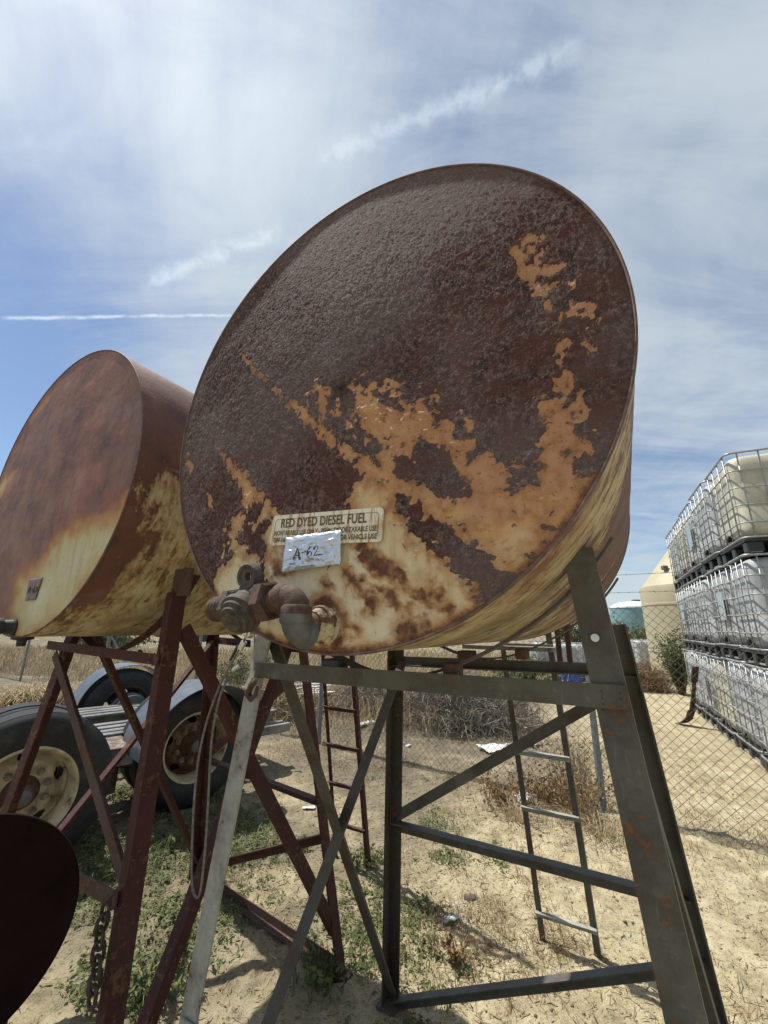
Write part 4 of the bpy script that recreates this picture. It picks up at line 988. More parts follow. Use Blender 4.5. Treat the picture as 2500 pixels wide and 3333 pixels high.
# ================================================================ CAGED TOTES (IBC)
def m_bottle(g, bs):
    co = g.coord('Object'); n = g.noise(co, 5, 5, .6); n2 = g.noise(g.mapv(co, (20, 20, 2)), 1., 4, .6)
    c = g.mix(g.step(n, .35, .7), (.40, .41, .40), (.49, .495, .48)); c = g.mix(g.math('MULTIPLY', g.step(n2, .55, .75), .4), c, (.36, .345, .30))
    P(g, bs, c, .45, 0, None, .4); bs.inputs['Subsurface Weight'].default_value = .0
BOT = material('milky_plastic', m_bottle)
CAGE = material('galvanised_cage_tube', flat((.34, .35, .35), .45, .45, .2, 14, .05))
PALB = material('black_plastic_pallet', flat((.016, .018, .022), .5, 0, .3, 12, .1))
PLATE = material('dull_metal_plate', flat((.42, .47, .48), .38, .5, .15, 9, .05))
BX, BY, BH = 1.0, 1.2, 1.16
def rr_ring(w, d, r, z, k=5):
    out = []
    for sx, sz, q0 in ((1, 1, 0), (-1, 1, 90), (-1, -1, 180), (1, -1, 270)):
        for q in np.linspace(R_(q0), R_(q0+90), k): out.append((sx*(w/2-r)+r*math.cos(q), sz*(d/2-r)+r*math.sin(q), z))
    return out
def tote_meshes():
    ms = {}
    gb = G(); prof = [(.17, .90), (.20, .965), (.26, 1.), (.30, 1.), (.50, .992), (.52, .985), (.54, .992), (.76, .992), (.78, .985), (.80, .992), (1.00, 1.), (1.07, .985), (1.11, .94), (1.125, .85), (1.13, .3)]
    n = 20; V = []
    for z, s in prof: V += [(x, y, zz) for x, y, zz in rr_ring((BX-.075)*s, (BY-.075)*s, .13*s, z)]
    F = [tuple(range(n))[::-1], tuple(range((len(prof)-1)*n, len(prof)*n))]+[(i*n+k, i*n+(k+1) % n, (i+1)*n+(k+1) % n, (i+1)*n+k) for i in range(len(prof)-1) for k in range(n)]
    gb.add(V, F); ms['bottle'] = (gb.mesh('bottle'), BOT, True)
    ms['hoops'] = []
    for z, r in ((.165, .011), (.33, .008), (.53, .008), (.73, .008), (.93, .008), (1.145, .013)):
        gg = G(); gg.loop(rr_ring(BX-.02, BY-.02, .075, z), r, 6); ms['hoops'].append(gg.mesh('hoop'))
    gg = G(); gg.rod((0, 0, .16), (0, 0, 1.145), .008, 6); ms['bar'] = gg.mesh('bar')
    gg = G(); gg.box((0, 0, .135), (BX-.03, BY-.03, .03), bev=.006); ms['deck'] = gg.mesh('pallet_deck')
    gg = G(); gg.box((0, 0, .06), (.13, .15, .12), bev=.012); ms['foot'] = gg.mesh('pallet_foot')
    gg = G(); gg.box((0, 0, .010), (BX-.04, .11, .02), bev=.004); ms['runner'] = gg.mesh('pallet_runner')
    gg = G(); gg.box((0, 0, 0), (.30, .004, .36), bev=.001); ms['plate'] = gg.mesh('name_plate')
    gg = G(); gg.lathe((0, 0, 1.125), (0, 0, 1), [(0, .085), (.03, .085), (.034, .07)], 20); ms['cap'] = gg.mesh('fill_cap')
    gg = G(); gg.lathe((0, -BY/2+.06, .24), (0, -1, 0), [(-.06, .05), (.0, .05), (.0, .035), (.05, .035), (.05, .045), (.07, .045)], 16); ms['valve'] = gg.mesh('outlet_valve')
    return ms
TM = tote_meshes()
BOTS = [BOT]
for nm, ca, cb, cc in (('yellowed_plastic', (.42, .40, .31), (.50, .48, .38), (.34, .31, .22)), ('grey_plastic', (.33, .345, .345), (.43, .44, .44), (.28, .27, .24))):
    def fnb(g, bs, ca=ca, cb=cb, cc=cc):
        co = g.coord('Object'); n = g.noise(co, 4, 5, .6); n2 = g.noise(g.mapv(co, (16, 16, 1.6)), 1., 4, .6); x, y, z = g.sep(co)
        c = g.mix(g.step(n, .35, .7), ca, cb); c = g.mix(g.math('MULTIPLY', g.step(n2, .5, .72), .5), c, cc); P(g, bs, c, .45, 0, None, .4)
    BOTS.append(material(nm, fnb))
def build_tote(loc, rotz, label, group, plate=0, bars=True, tint=0):
    t = thing('caged_tote', label, 'tote', loc, rotz, group)
    me, mt, sm = TM['bottle']; me = me.copy(); me.materials.clear(); link('bottle', me, BOTS[tint % 3], t, True)
    for me in TM['hoops']: link('hoop', me, CAGE, t, True)
    if bars:
        for sy_ in (-1, 1):
            for x in (-.36, -.12, .12, .36): o = link('bar', TM['bar'], CAGE, t, True); o.location = (x, sy_*(BY/2-.016), 0)
        for sx in (-1, 1):
            for y in (-.48, -.29, -.10, .10, .29, .48): o = link('bar', TM['bar'], CAGE, t, True); o.location = (sx*(BX/2-.016), y, 0)
    link('pallet_deck', TM['deck'], PALB, t)
    for x in (-.42, 0, .42):
        for y in (-.50, 0, .50): o = link('pallet_foot', TM['foot'], PALB, t); o.location = (x, y, 0)
    for y in (-.50, 0, .50): o = link('pallet_runner', TM['runner'], PALB if plate != 1 else CAGE, t); o.location = (0, y, 0)
    link('fill_cap', TM['cap'], PALB, t, True); link('outlet_valve', TM['valve'], PALB, t, True)
    if plate:
        o = link('name_plate', TM['plate'], PLATE, t); o.location = (.18, -BY/2-.004, .66)
    return t
row_a = np.array([1.20, 5.72]); row_d = unit(np.array([-.20, 5.]))[:2]
rowang = -YAW+math.atan2(row_d[1], row_d[0])-math.pi/2
ordn = ['nearest', 'second', 'third', 'fourth', 'farthest']; tiern = ['bottom', 'middle', 'top']
for k in range(5):
    for tier in range(3):
        jit = rng.normal(size=2)*.018
        c = row_a+row_d*(k*1.035+.50)+np.array([row_d[1], -row_d[0]])*(.60+jit[0])
        w_ = W((c[0], c[1], 0)); z0 = ground_z(w_[0], w_[1])
        lab = f'{ordn[k]} caged white tote in the {tiern[tier]} row of the right-hand stack'
        build_tote((w_[0], w_[1], z0+tier*(BH+.008)+.004), rowang-math.pi/2+rng.normal()*.008, lab, 'caged totes stacked three high by the fence', plate=(1 if (k*2+tier) % 3 == 0 else 0), tint=(k*5+tier*2+k*tier) % 3)
# totes far behind the fence
for i, (px, d, lab) in enumerate(((1850, 15.5, 'lone caged white tote far behind the fence, left of the leg'), (1780, 17.5, 'farther caged white tote beside the green bush'), (2088, 21., 'small distant caged tote between the cone-topped silo and the leg'))):
    q = ray(px, 2150); q = q/math.hypot(q[0], q[1])*d
    build_tote((q[0], q[1], ground_z(q[0], q[1])+.0), -YAW+.3*i, lab, 'single totes far behind the fence', plate=0, bars=True)
def m_poly(c):
    def fn(g, bs):
        co = g.coord('Object'); n = g.noise(co, .9, 5, .6); n2 = g.noise(g.mapv(co, (4, 4, .4)), 1., 4, .6); n3 = g.noise(co, 14, 4, .7)
        cc = g.mix(g.step(n, .35, .7), tuple(x*.88 for x in c), c); cc = g.mix(g.math('MULTIPLY', g.step(n2, .5, .75), .3), cc, tuple(x*.75 for x in c)); cc = g.mix(g.math('MULTIPLY', g.step(n3, .6, .75), .25), cc, tuple(x*.6 for x in c))
        P(g, bs, cc, .6, 0, None, .35)
    return fn
sil_d = 16.0; s_az = R_(31.75); sr = 1.62
a_c = s_az+math.asin(sr/(sil_d+1.2)); sc = np.array([math.sin(a_c), math.cos(a_c)])*(sil_d+1.2)
silo = thing('cone_top_silo', 'beige plastic silo with a conical roof behind the stacked totes', 'silo', (sc[0], sc[1], ground_z(*sc)))
gg = G(); gg.lathe((0, 0, -.05), (0, 0, 1), [(0, sr), (.9, sr), (.91, sr+.012), (.95, sr+.012), (.96, sr), (2.35, sr), (2.36, sr+.015), (2.42, sr+.015), (2.43, sr), (2.86, sr), (2.98, sr-.03)], 72); gg.mk('wall', material('beige_poly', m_poly((.42, .375, .255))), silo, True, 50)
gg = G(); gg.lathe((0, 0, 2.93), (0, 0, 1), [(0, sr-.032), (.06, sr-.10), (1.0, sr*.50), (1.75, .26), (1.80, .25), (1.95, .25), (2.0, .2)], 72); rf_ = gg.mk('roof', MATS['beige_poly'], silo, True, 50)
gg = G(); gg.box((-1.18, -.35, 3.50), (.16, .16, .14), bev=.02); gg.mk('vent_fitting', STONE, silo)
q = ray(2078, 2060); q = q/math.hypot(q[0], q[1])*38
blue = thing('water_tank', 'pale teal water tank with white domed top in the far distance', 'tank', (q[0], q[1], 0))
gg = G(); gg.lathe((0, 0, 0), (0, 0, 1), [(0, 1.75), (3.30, 1.75)], 56); gg.mk('wall', material('teal_wall', m_poly((.19, .33, .355))), blue, True)
gg = G(); gg.lathe((0, 0, 3.285), (0, 0, 1), [(0, 1.78), (.12, 1.74), (.40, 1.2), (.52, .5), (.55, .05)], 56); gg.mk('dome', material('white_dome', m_poly((.62, .63, .61))), blue, True)
gg = G(); gg.lathe((.0, -.3, 3.75), (0, 0, 1), [(0, .3), (.16, .3), (.18, .2)], 16); gg.mk('hatch', STONE, blue, True)
# ================================================================ VEGETATION
def leafmat(name, c0, c1_, c2_, trans=.25):
    def fn(g, bs):
        n = g.noise(g.coord('Object'), 7, 3, .6); rnd = g.attr('tone')[2]
        f = g.math('ADD', g.math('MULTIPLY', rnd, .7), g.math('MULTIPLY', n, .3))
        c = g.ramp(f, [(.1, c0), (.5, c1_), (.9, c2_)])
        P(g, bs, c, .7, 0, None, .25)
        tr = g.new('ShaderNodeBsdfTranslucent'); g.put(tr.inputs[0], c); mx = g.new('ShaderNodeMixShader'); mx.inputs[0].default_value = trans
        out = [n_ for n_ in g.n if n_.type == 'OUTPUT_MATERIAL'][0]
        g.l.new(bs.outputs[0], mx.inputs[1]); g.l.new(tr.outputs[0], mx.inputs[2]); g.l.new(mx.outputs[0], out.inputs[0])
    return material(name, fn)
LG = leafmat('green_weed_leaf', (0.064, 0.085, 0.030), (0.123, 0.149, 0.055), (0.212, 0.230, 0.102))
LDG = leafmat('shrub_leaf', (0.041, 0.059, 0.020), (0.090, 0.113, 0.041), (0.180, 0.180, 0.077))
LDRY = leafmat('dry_straw', (0.172, 0.121, 0.062), (0.296, 0.226, 0.129), (0.437, 0.367, 0.234))
LBRN = leafmat('dry_brown_leaf', (0.085, 0.047, 0.022), (0.178, 0.106, 0.051), (0.323, 0.221, 0.119))
LGREY = leafmat('dead_twig', (0.080, 0.068, 0.052), (0.160, 0.136, 0.108), (0.288, 0.256, 0.208), .0)
def blades(pos, ht, wid, bend, azi, tone, lean=.25):
    """curved three-triangle blades; all args arrays of length N"""
    N = len(pos); d = np.stack([np.cos(azi), np.sin(azi), np.zeros(N)], -1); s = np.stack([-np.sin(azi), np.cos(azi), np.zeros(N)], -1)
    up = np.array([0, 0, 1.]); ht = ht[:, None]; wid = wid[:, None]; bend = bend[:, None]
    mid = pos+up*ht*.55+d*ht*bend*.35; tip = pos+up*ht*(1-.45*np.minimum(bend, 1.6))+d*ht*bend
    V = np.stack([pos-s*wid/2, pos+s*wid/2, mid-s*wid*.42, mid+s*wid*.42, tip], 1).reshape(-1, 3)
    b = np.arange(N)[:, None]*5
    F = np.concatenate([b+np.array([[0, 1, 3]]), b+np.array([[0, 3, 2]]), b+np.array([[2, 3, 4]])], 0)
    return V, F, np.repeat(tone, 5)
def leaves(pos, size, nrm, tone, asp=.5, r=rng):
    """rhombic leaves, slightly folded"""
    N = len(pos); nrm = nrm/np.linalg.norm(nrm, axis=1, keepdims=True); a = r.normal(size=(N, 3)); a -= nrm*(a*nrm).sum(1, keepdims=True); a /= np.linalg.norm(a, axis=1, keepdims=True); b = np.cross(nrm, a); s = size[:, None]
    V = np.stack([pos-a*s, pos+b*s*asp+nrm*s*.18, pos+a*s, pos-b*s*asp+nrm*s*.18], 1).reshape(-1, 3)
    k = np.arange(N)[:, None]*4; F = np.concatenate([k+np.array([[0, 1, 2]]), k+np.array([[0, 2, 3]])], 0)
    return V, F, np.repeat(tone, 4)
def vegobj(name, parts, mat, parent=None, origin=(0, 0, 0)):
    V = np.concatenate([p[0] for p in parts])-np.asarray(origin); T_ = np.concatenate([p[2] for p in parts]); F = []; b = 0
    for p in parts: F.append(p[1]+b); b += len(p[0])
    me = npmesh(name, V, np.concatenate(F)); fattr(me, 'tone', T_)
    o = link(name, me, mat, parent); o['kind'] = 'stuff'
    return o
def zof(x, y): return gheight(x, y)+gr_fine(x, y)
def scatter(N, x0, x1, y0, y1, mask):
    x, y = rng.uniform(x0, x1, N), rng.uniform(y0, y1, N); k = rng.random(N) < mask(x, y); x, y = x[k], y[k]
    return np.stack([x, y, zof(x, y)], -1)
def YM(x, y): return x*cy-y*sy, x*sy+y*cy
# ---- low green weeds on the left half of the yard
def mgreen(x, y):
    mm, nn_ = YM(x, y); return sstep(fbm(x*1.7, y*1.7, 61, 4), .44, .62)*sstep(mm, -.65, -1.3)*(1-.75*sstep(nn_, 3.2, 4.2))
pos = scatter(17000, -4.2, .9, .7, 5.2, mgreen)
k = 9; N = len(pos); c = np.repeat(pos, k, 0); az = rng.uniform(0, 6.28, N*k); rr_ = rng.uniform(.004, .04, N*k)
lp = c+np.stack([np.cos(az)*rr_, np.sin(az)*rr_, rng.uniform(.004, .030, N*k)], -1)
nm = np.stack([np.cos(az)*.5, np.sin(az)*.5, np.full(N*k, .9)], -1)+rng.normal(size=(N*k, 3))*.25
p1_ = leaves(lp, rng.uniform(.006, .016, N*k), nm, rng.random(N*k), .5)
b1 = scatter(9000, -3.2, .9, .8, 4.2, lambda x, y: mgreen(x, y)*sstep(fbm(x*3, y*3, 63, 3), .5, .66)); N = len(b1)
p2_ = blades(b1, rng.uniform(.03, .12, N), rng.uniform(.003, .007, N), rng.uniform(.1, .9, N), rng.uniform(0, 6.28, N), rng.random(N))
tag(vegobj('green_weeds', [p1_, p2_], LG), 'low green weeds spread over the sandy ground on the left', 'weeds', kind='stuff')
# ---- straw litter and twigs lying flat
def mlit(x, y):
    mm, nn_ = YM(x, y); return .25+.75*sstep(fbm(x*1.2, y*1.2, 71, 4), .45, .65)
pos = scatter(34000, -4, 4.5, .9, 8, mlit); N = len(pos); az = rng.uniform(0, 6.28, N); ln = rng.uniform(.02, .12, N)*rng.uniform(.4, 1, N)
d = np.stack([np.cos(az), np.sin(az), rng.normal(size=N)*.12], -1); s = np.stack([-np.sin(az), np.cos(az), np.zeros(N)], -1); w = rng.uniform(.0012, .0032, N)[:, None]
kink = rng.normal(size=(N, 3))*np.array([.2, .2, .06])*ln[:, None]
pz = pos+np.array([0, 0, .006]); a_, m_, b_ = pz-d*ln[:, None]/2, pz+kink*.4, pz+d*ln[:, None]/2
V = np.stack([a_-s*w, a_+s*w, m_-s*w+[0, 0, .003], m_+s*w+[0, 0, .003], b_], 1).reshape(-1, 3); bb = np.arange(N)[:, None]*5
F = np.concatenate([bb+np.array([[0, 1, 3]]), bb+np.array([[0, 3, 2]]), bb+np.array([[2, 3, 4]])], 0)
tag(vegobj('straw_litter', [(V, F, np.repeat(rng.random(N)*.9, 5))], LDRY), 'loose dry straw and twigs strewn over the ground', 'straw', kind='stuff')
def mlit2(x, y):
    mm, nn_ = YM(x, y); return sstep(nn_, 4.0, 5.4)*sstep(nn_, 9, 6.5)*sstep(mm, .2, -1)*sstep(fbm(x*1.5, y*1.5, 73, 3), .38, .55)
pos = scatter(16000, -5, 4.5, 3., 8.5, mlit2); N = len(pos); az = rng.uniform(0, 6.28, N)
p_ = blades(pos, rng.uniform(.02, .12, N), rng.uniform(.002, .005, N), rng.uniform(1.2, 2.2, N), az, rng.random(N))
tag(vegobj('twig_litter', [p_], LGREY), 'grey dead twigs and stalks matted on the ground by the fence', 'twigs', kind='stuff')
# ---- pebbles and clods
pos = scatter(20000, -3.5, 3.5, .9, 7, lambda x, y: .3+.6*sstep(fbm(x*2, y*2, 77, 3), .4, .65)); N = len(pos); oc = np.array([[1, 0, 0], [-1, 0, 0], [0, 1, 0], [0, -1, 0], [0, 0, 1], [0, 0, -1]], float)
sz = (rng.random(N)**3*.011+.003)[:, None, None]; V = (pos[:, None, :]+oc[None]*sz*rng.uniform(.6, 1.3, (N, 6, 1))*np.array([1, 1, .6])).reshape(-1, 3)
tri = np.array([[0, 2, 4], [2, 1, 4], [1, 3, 4], [3, 0, 4], [2, 0, 5], [1, 2, 5], [3, 1, 5], [0, 3, 5]]); F = (np.arange(N)[:, None, None]*6+tri[None]).reshape(-1, 3)
me = npmesh('pebbles', V, F); fattr(me, 'tone', np.repeat(rng.random(N), 6))
tag(link('pebbles', me, leafmat('clod', (0.098, 0.075, 0.049), (0.225, 0.173, 0.105), (0.360, 0.292, 0.203), .0)), 'small clods and pebbles scattered on the sand', 'pebbles', kind='stuff')
# ---- short dry grass on the right
def mdry(x, y):
    mm, nn_ = YM(x, y)
    blob = 1.3*np.exp(-(((mm+.85)/.45)**2+((nn_-2.95)/.50)**2))+.9*np.exp(-(((mm+.55)/.5)**2+((nn_-4.5)/.35)**2))+.35*np.exp(-((nn_-4.75)/.35)**2)+.6*np.exp(-(((mm-.55)/.35)**2+((nn_-2.6)/.7)**2))
    return np.clip(blob*sstep(fbm(x*2.4, y*2.4, 81, 4), .36, .6)*1.25+.05*sstep(fbm(x*1.2, y*1.2, 82, 3), .5, .7), 0, 1)
pos = scatter(85000, -2.5, 4, 1.2, 6.5, mdry); N = len(pos)
p_ = blades(pos, rng.uniform(.02, .10, N), rng.uniform(.0018, .004, N), rng.uniform(.4, 1.9, N), rng.uniform(0, 6.28, N), rng.random(N)*.75)
tag(vegobj('dry_grass', [p_], LBRN), 'short brown dry grass patches beside the ladder and the fence foot', 'dry grass', kind='stuff')
# ---- tall dry grass field behind the fence
def mtall(x, y):
    mm, nn_ = YM(x, y); f_ = fbm(x*.55, y*.55, 91, 3)
    return np.clip(sstep(nn_, 5.7, 6.9)*sstep(mm, -1.5, -3.0)*sstep(f_, .22, .42), 0, 1)
pos = scatter(60000, -24, 8, 4, 26, mtall); N = len(pos); dist = np.hypot(pos[:, 0], pos[:, 1])
p_ = blades(pos, rng.uniform(.20, .62, N)*(.7+.6*fbm(pos[:, 0]*.8, pos[:, 1]*.8, 95, 2)), rng.uniform(.006, .012, N)*np.clip(dist/9, 1, 2.5), rng.uniform(.15, 1.1, N), rng.uniform(0, 6.28, N), .25+rng.random(N)*.75)
tag(vegobj('tall_dry_grass', [p_], LDRY), 'field of tall straw-coloured grass behind the fence on the left', 'dry grass', kind='stuff')
def mmid(x, y):
    mm, nn_ = YM(x, y); return np.clip(sstep(mm, -2.2, -3.2)*sstep(mm, -13, -10)*sstep(nn_, 5.7, 6.3)*sstep(nn_, 10, 8)*sstep(fbm(x*.9, y*.9, 99, 3), .30, .5), 0, 1)
pos = scatter(42000, -12, 6, 4, 17, mmid); N = len(pos)
p_ = blades(pos, rng.uniform(.25, .75, N), rng.uniform(.005, .009, N), rng.uniform(.15, 1.2, N), rng.uniform(0, 6.28, N), rng.random(N))
tag(vegobj('rank_grass', [p_], LDRY), 'rank dry grass right behind the fence between the stands', 'dry grass', kind='stuff')
def mnear(x, y):
    mm, nn_ = YM(x, y); return np.clip(sstep(mm, -2.6, -3.6)*sstep(nn_, 4.3, 5.3)*sstep(nn_, 7.4, 6.2)*sstep(fbm(x, y, 97, 3), .42, .6), 0, 1)
pos = scatter(9000, -9, 2, 3, 10, mnear); N = len(pos)
p_ = blades(pos, rng.uniform(.08, .34, N), rng.uniform(.004, .007, N), rng.uniform(.2, 1.5, N), rng.uniform(0, 6.28, N), rng.random(N))
tag(vegobj('fence_grass', [p_], LDRY), 'sparse dry grass along the fence foot behind the dolly', 'dry grass', kind='stuff')
# ---- plants one can point at
def clump(name, label, cat, m_, n_, h, spread, count, mat, bend=(.3, 1.2), group=None, leafy=0, lmat=None, wid=(.003, .007)):
    w_ = W((m_, n_, 0)); z0 = float(zof(np.array([w_[0]]), np.array([w_[1]]))[0]); t = thing(name, label, cat, (w_[0], w_[1], z0), 0, group)
    r0 = np.abs(rng.normal(size=count))*spread*.45; a0 = rng.uniform(0, 6.28, count); ps = np.stack([np.cos(a0)*r0, np.sin(a0)*r0, np.zeros(count)-.01], -1)
    az = a0+rng.normal(size=count)*.8
    o = vegobj('stalks', [blades(ps, rng.uniform(.45, 1, count)*h, rng.uniform(*wid, count), rng.uniform(*bend, count), az, rng.random(count))], mat, t)
    if leafy:
        q = rng.integers(0, count, leafy); f = rng.uniform(.2, 1, leafy); dd = np.stack([np.cos(az[q]), np.sin(az[q]), np.zeros(leafy)], -1)
        lp = ps[q]+dd*(f*f*h*.5)[:, None]*.9+np.array([0, 0, 1.])*(f*h*.62)[:, None]+rng.normal(size=(leafy, 3))*h*.05; lp[:, 2] = np.maximum(lp[:, 2], .01)
        vegobj('leaves', [leaves(lp, rng.uniform(.010, .026, leafy)*max(1, h*1.6), rng.normal(size=(leafy, 3)), rng.random(leafy), .45)], lmat or mat, t)
    return t
clump('dry_weed', 'brown withered leafy weed clump at the fence post beside the big leg', 'weed', -.55, 4.62, .55, .32, 150, LDRY, (.1, .8), 'withered weeds by the fence', 520, LBRN)
clump('dry_weed', 'dark withered weed clump left of the grey ladder', 'weed', -1.22, 4.45, .34, .30, 120, LBRN, (.3, 1.3), 'withered weeds by the fence', 460, LBRN)
clump('dry_weed', 'withered weed heap behind the second ladder rung', 'weed', -.88, 4.75, .40, .34, 120, LBRN, (.3, 1.2), 'withered weeds by the fence', 500, LBRN)
clump('dry_weed', 'tall straw weed stalks behind the upper ladder rungs', 'weed', -.62, 5.15, .75, .30, 160, LDRY, (.1, .6), 'withered weeds by the fence', 420, LDRY)
clump('grass_tuft', 'drooping straw tuft in front of the dark withered weeds', 'grass', -1.02, 4.15, .30, .12, 90, LDRY, (.6, 1.6), 'straw tufts')
clump('grass_tuft', 'straw tuft spilling beside the big grey leg', 'grass', -.36, 4.22, .26, .22, 150, LDRY, (.7, 1.8), 'straw tufts')
clump('dry_weed', 'small dead brown seedling standing under the tank', 'weed', -.93, 2.42, .17, .05, 34, LBRN, (.2, 1.0), 'withered weeds by the fence', 60, LBRN)
clump('green_weed', 'upright bright green weed tuft under the grey stand', 'weed', -1.42, 1.98, .19, .16, 90, LG, (.1, .8), 'green weed tufts', 150, LG, (.004, .010))
clump('green_weed', 'green weed tuft behind the red back leg', 'weed', -1.75, 2.95, .14, .20, 90, LG, (.2, .9), 'green weed tufts', 200, LG)
clump('green_weed', 'grassy weed tuft beside the hanging chain', 'weed', -2.05, 1.55, .16, .22, 100, LG, (.2, 1.0), 'green weed tufts', 200, LG)
clump('green_weed', 'green weed growing under the dolly tyres', 'weed', -3.1, 2.05, .20, .28, 110, LG, (.2, 1.0), 'green weed tufts', 260, LG)
sh = clump('straw_heap', 'heap of pale straw behind the far-left wheel', 'straw', -10.9, 4.35, .62, 1.1, 1100, LDRY, (.7, 1.9), None, 0, None, (.010, .022))
# brush pile of dead tumbleweed
def brush(label, px, py, rx, ry, rz, count, mat, name='brush_pile', d=None, tw=(.003, .006)):
    b0 = yard(px, py, z=.10) if d is None else yard(px, py, d=d); w_ = W(b0); z0 = ground_z(w_[0], w_[1]); t = thing(name, label, 'brush', (w_[0], w_[1], z0), -YAW)
    a0 = rng.uniform(0, 6.28, count); el = np.arccos(rng.uniform(.0, 1, count)); sc = rng.uniform(.3, 1., count)[:, None]
    dd = np.stack([np.sin(el)*np.cos(a0)*rx, np.sin(el)*np.sin(a0)*ry, np.cos(el)*rz], -1)
    st0 = dd*sc*.9+rng.normal(size=(count, 3))*.05; st0[:, 2] = np.maximum(st0[:, 2], 0.02)
    dr_ = rng.normal(size=(count, 3)); dr_ /= np.linalg.norm(dr_, axis=1, keepdims=True); ln = rng.uniform(.08, .45, count)[:, None]
    a_ = st0-dr_*ln/2; b_ = st0+dr_*ln/2; m_ = st0+rng.normal(size=(count, 3))*ln*.12; s = np.cross(dr_, rng.normal(size=(count, 3))); s /= np.linalg.norm(s, axis=1, keepdims=True); w = rng.uniform(*tw, count)[:, None]
    for q in (a_, b_, m_): q[:, 2] = np.maximum(q[:, 2], .01)
    V = np.stack([a_-s*w, a_+s*w, m_-s*w, m_+s*w, b_], 1).reshape(-1, 3); bb = np.arange(count)[:, None]*5
    F = np.concatenate([bb+np.array([[0, 1, 3]]), bb+np.array([[0, 3, 2]]), bb+np.array([[2, 3, 4]])], 0)
    vegobj('twigs', [(V, F, np.repeat(np.clip(.15+.75*sc[:, 0]*rng.random(count)+.1, 0, 1), 5))], mat, t)
    return t
brush('large grey heap of dead tumbleweed behind the fence', 1500, 2345, 1.55, 1.1, .95, 9500, LGREY)
brush('smaller grey-brown dead brush left of the tumbleweed heap', 1190, 2300, .9, .8, .62, 3800, LGREY)
brush('reddish dry bush at the foot of the silo', 2105, 2232, .75, .6, .80, 2600, LBRN, d=13.5)
brush('pale dead brush beyond the trailer dolly tail', 880, 2265, 1.2, .9, .7, 3500, LDRY, d=8.6, tw=(.004, .009))
def bush(label, px, d, rx, rz, count, mat, name='green_shrub', z=None, leaf=(.03, .06), base=None):
    q = ray(px, 2150); q = q/math.hypot(q[0], q[1])*d; z0 = ground_z(q[0], q[1]); t = thing(name, label, 'shrub', (q[0], q[1], z0), 0)
    nb = 26; az = rng.uniform(0, 6.28, nb); tip = np.stack([np.cos(az)*rng.uniform(.2, .95, nb)*rx, np.sin(az)*rng.uniform(.2, .95, nb)*rx, rng.uniform(.45, 1, nb)*rz], -1)
    gs = G()
    for tp in tip: gs.tube([(tp[0]*.12, tp[1]*.12, -.05), tuple(tp*np.array([.5, .5, .55])), tuple(tp)], [.014, .009, .003], 5)
    gs.mk('stems', material('bush_stem', flat((.14, .10, .06), .9, 0, .3, 20, .2)), t)
    k = rng.integers(0, nb, count); f = rng.uniform(.15, 1.05, count)**.8; ps = tip[k]*np.stack([f, f, .1+.9*f], -1)+rng.normal(size=(count, 3))*np.array([rx, rx, rz])*.09; ps[:, 2] = np.abs(ps[:, 2])
    vegobj('foliage', [leaves(ps, rng.uniform(*leaf, count), rng.normal(size=(count, 3))+[0, 0, .5], rng.random(count), .45)], mat, t)
    return t
bush('green leafy shrub behind the fence, left of the big leg', 1700, 11.5, .95, .95, 2600, LDG)
bush('tall green weedy shrub in front of the beige silo', 2205, 13.2, .55, 1.45, 3000, LDG, leaf=(.025, .05))
bush('yellow-green distant bush below the teal tank', 2070, 30., 1.9, 2.0, 1700, LDG, leaf=(.08, .15))
bush('grey-green shrub among the dry grass, seen past the red stand', 800, 10.5, 1.1, 1.05, 2600, LDG, leaf=(.025, .05))
bush('far olive bush behind the distant totes', 1880, 34., 2.6, 2.9, 1700, LDG, leaf=(.10, .2))
bush('low far bush at the left beyond the grass', 330, 30., 3.0, 1.35, 1700, LDG, leaf=(.10, .2))
bush('low far bush in the left distance beside the pale boards', 1060, 27., 2.8, 1.5, 1700, LDG, leaf=(.10, .2))

# ================================================================ SMALL DEBRIS
def at_ground(px, py): 
    b0 = yard(px, py, z=0.0); w_ = W(b0); z0 = ground_z(w_[0], w_[1]); b0 = yard(px, py, z=z0); w_ = W(b0); return w_[0], w_[1], float(zof(np.array([w_[0]]), np.array([w_[1]]))[0])
def cinder(px, py, rz, label, tilt=0.):
    x, y, z = at_ground(px, py); t = thing('cinder_block', label, 'block', (x, y, z), rz, 'cinder blocks beyond the fence'); t.rotation_euler = (tilt, 0, rz)
    gg = G()
    for xx in (-.18, 0, .18): gg.box((xx, 0, .095), (.03, .19, .19), bev=.003)
    for yy in (-.0825, .0825):
        for xx in (-.09, .09): gg.box((xx, yy, .095), (.152, .027, .188), bev=.003)
    gg.mk('block_body', CONC, t)
cinder(1395, 2352, .9, 'pale cinder block standing beside the middle grey leg'); cinder(1450, 2335, .2, 'tilted cinder block leaning before the tumbleweed heap', .5)
def sheet(name, label, px, py, w, d, mat, rz, cr=.02, n=14, h=.01):
    x, y, z = at_ground(px, py); V = []; sd_ = rng.random()*50
    for j in range(n+1):
        for i in range(n+1):
            s, t_ = i/n-.5, j/n-.5; rg = 1+.25*(fbm(np.array([s*5+sd_]), np.array([t_*5.]), 3, 3)[0]-.5)
            V.append((s*w*rg, t_*d*rg, h+cr*fbm(np.array([s*6+sd_]), np.array([t_*6.]), 7, 4)[0]))
    F = [(j*(n+1)+i, j*(n+1)+i+1, (j+1)*(n+1)+i+1, (j+1)*(n+1)+i) for j in range(n) for i in range(n)]
    gg = G(); gg.add(V, F); o = gg.mk(name, mat, None, True); o.location = (x, y, z); o.rotation_euler = (0, 0, rz)
    md = o.modifiers.new('t', 'SOLIDIFY'); md.thickness = .002
    return tag(o, label, 'litter', 'scraps of white litter')
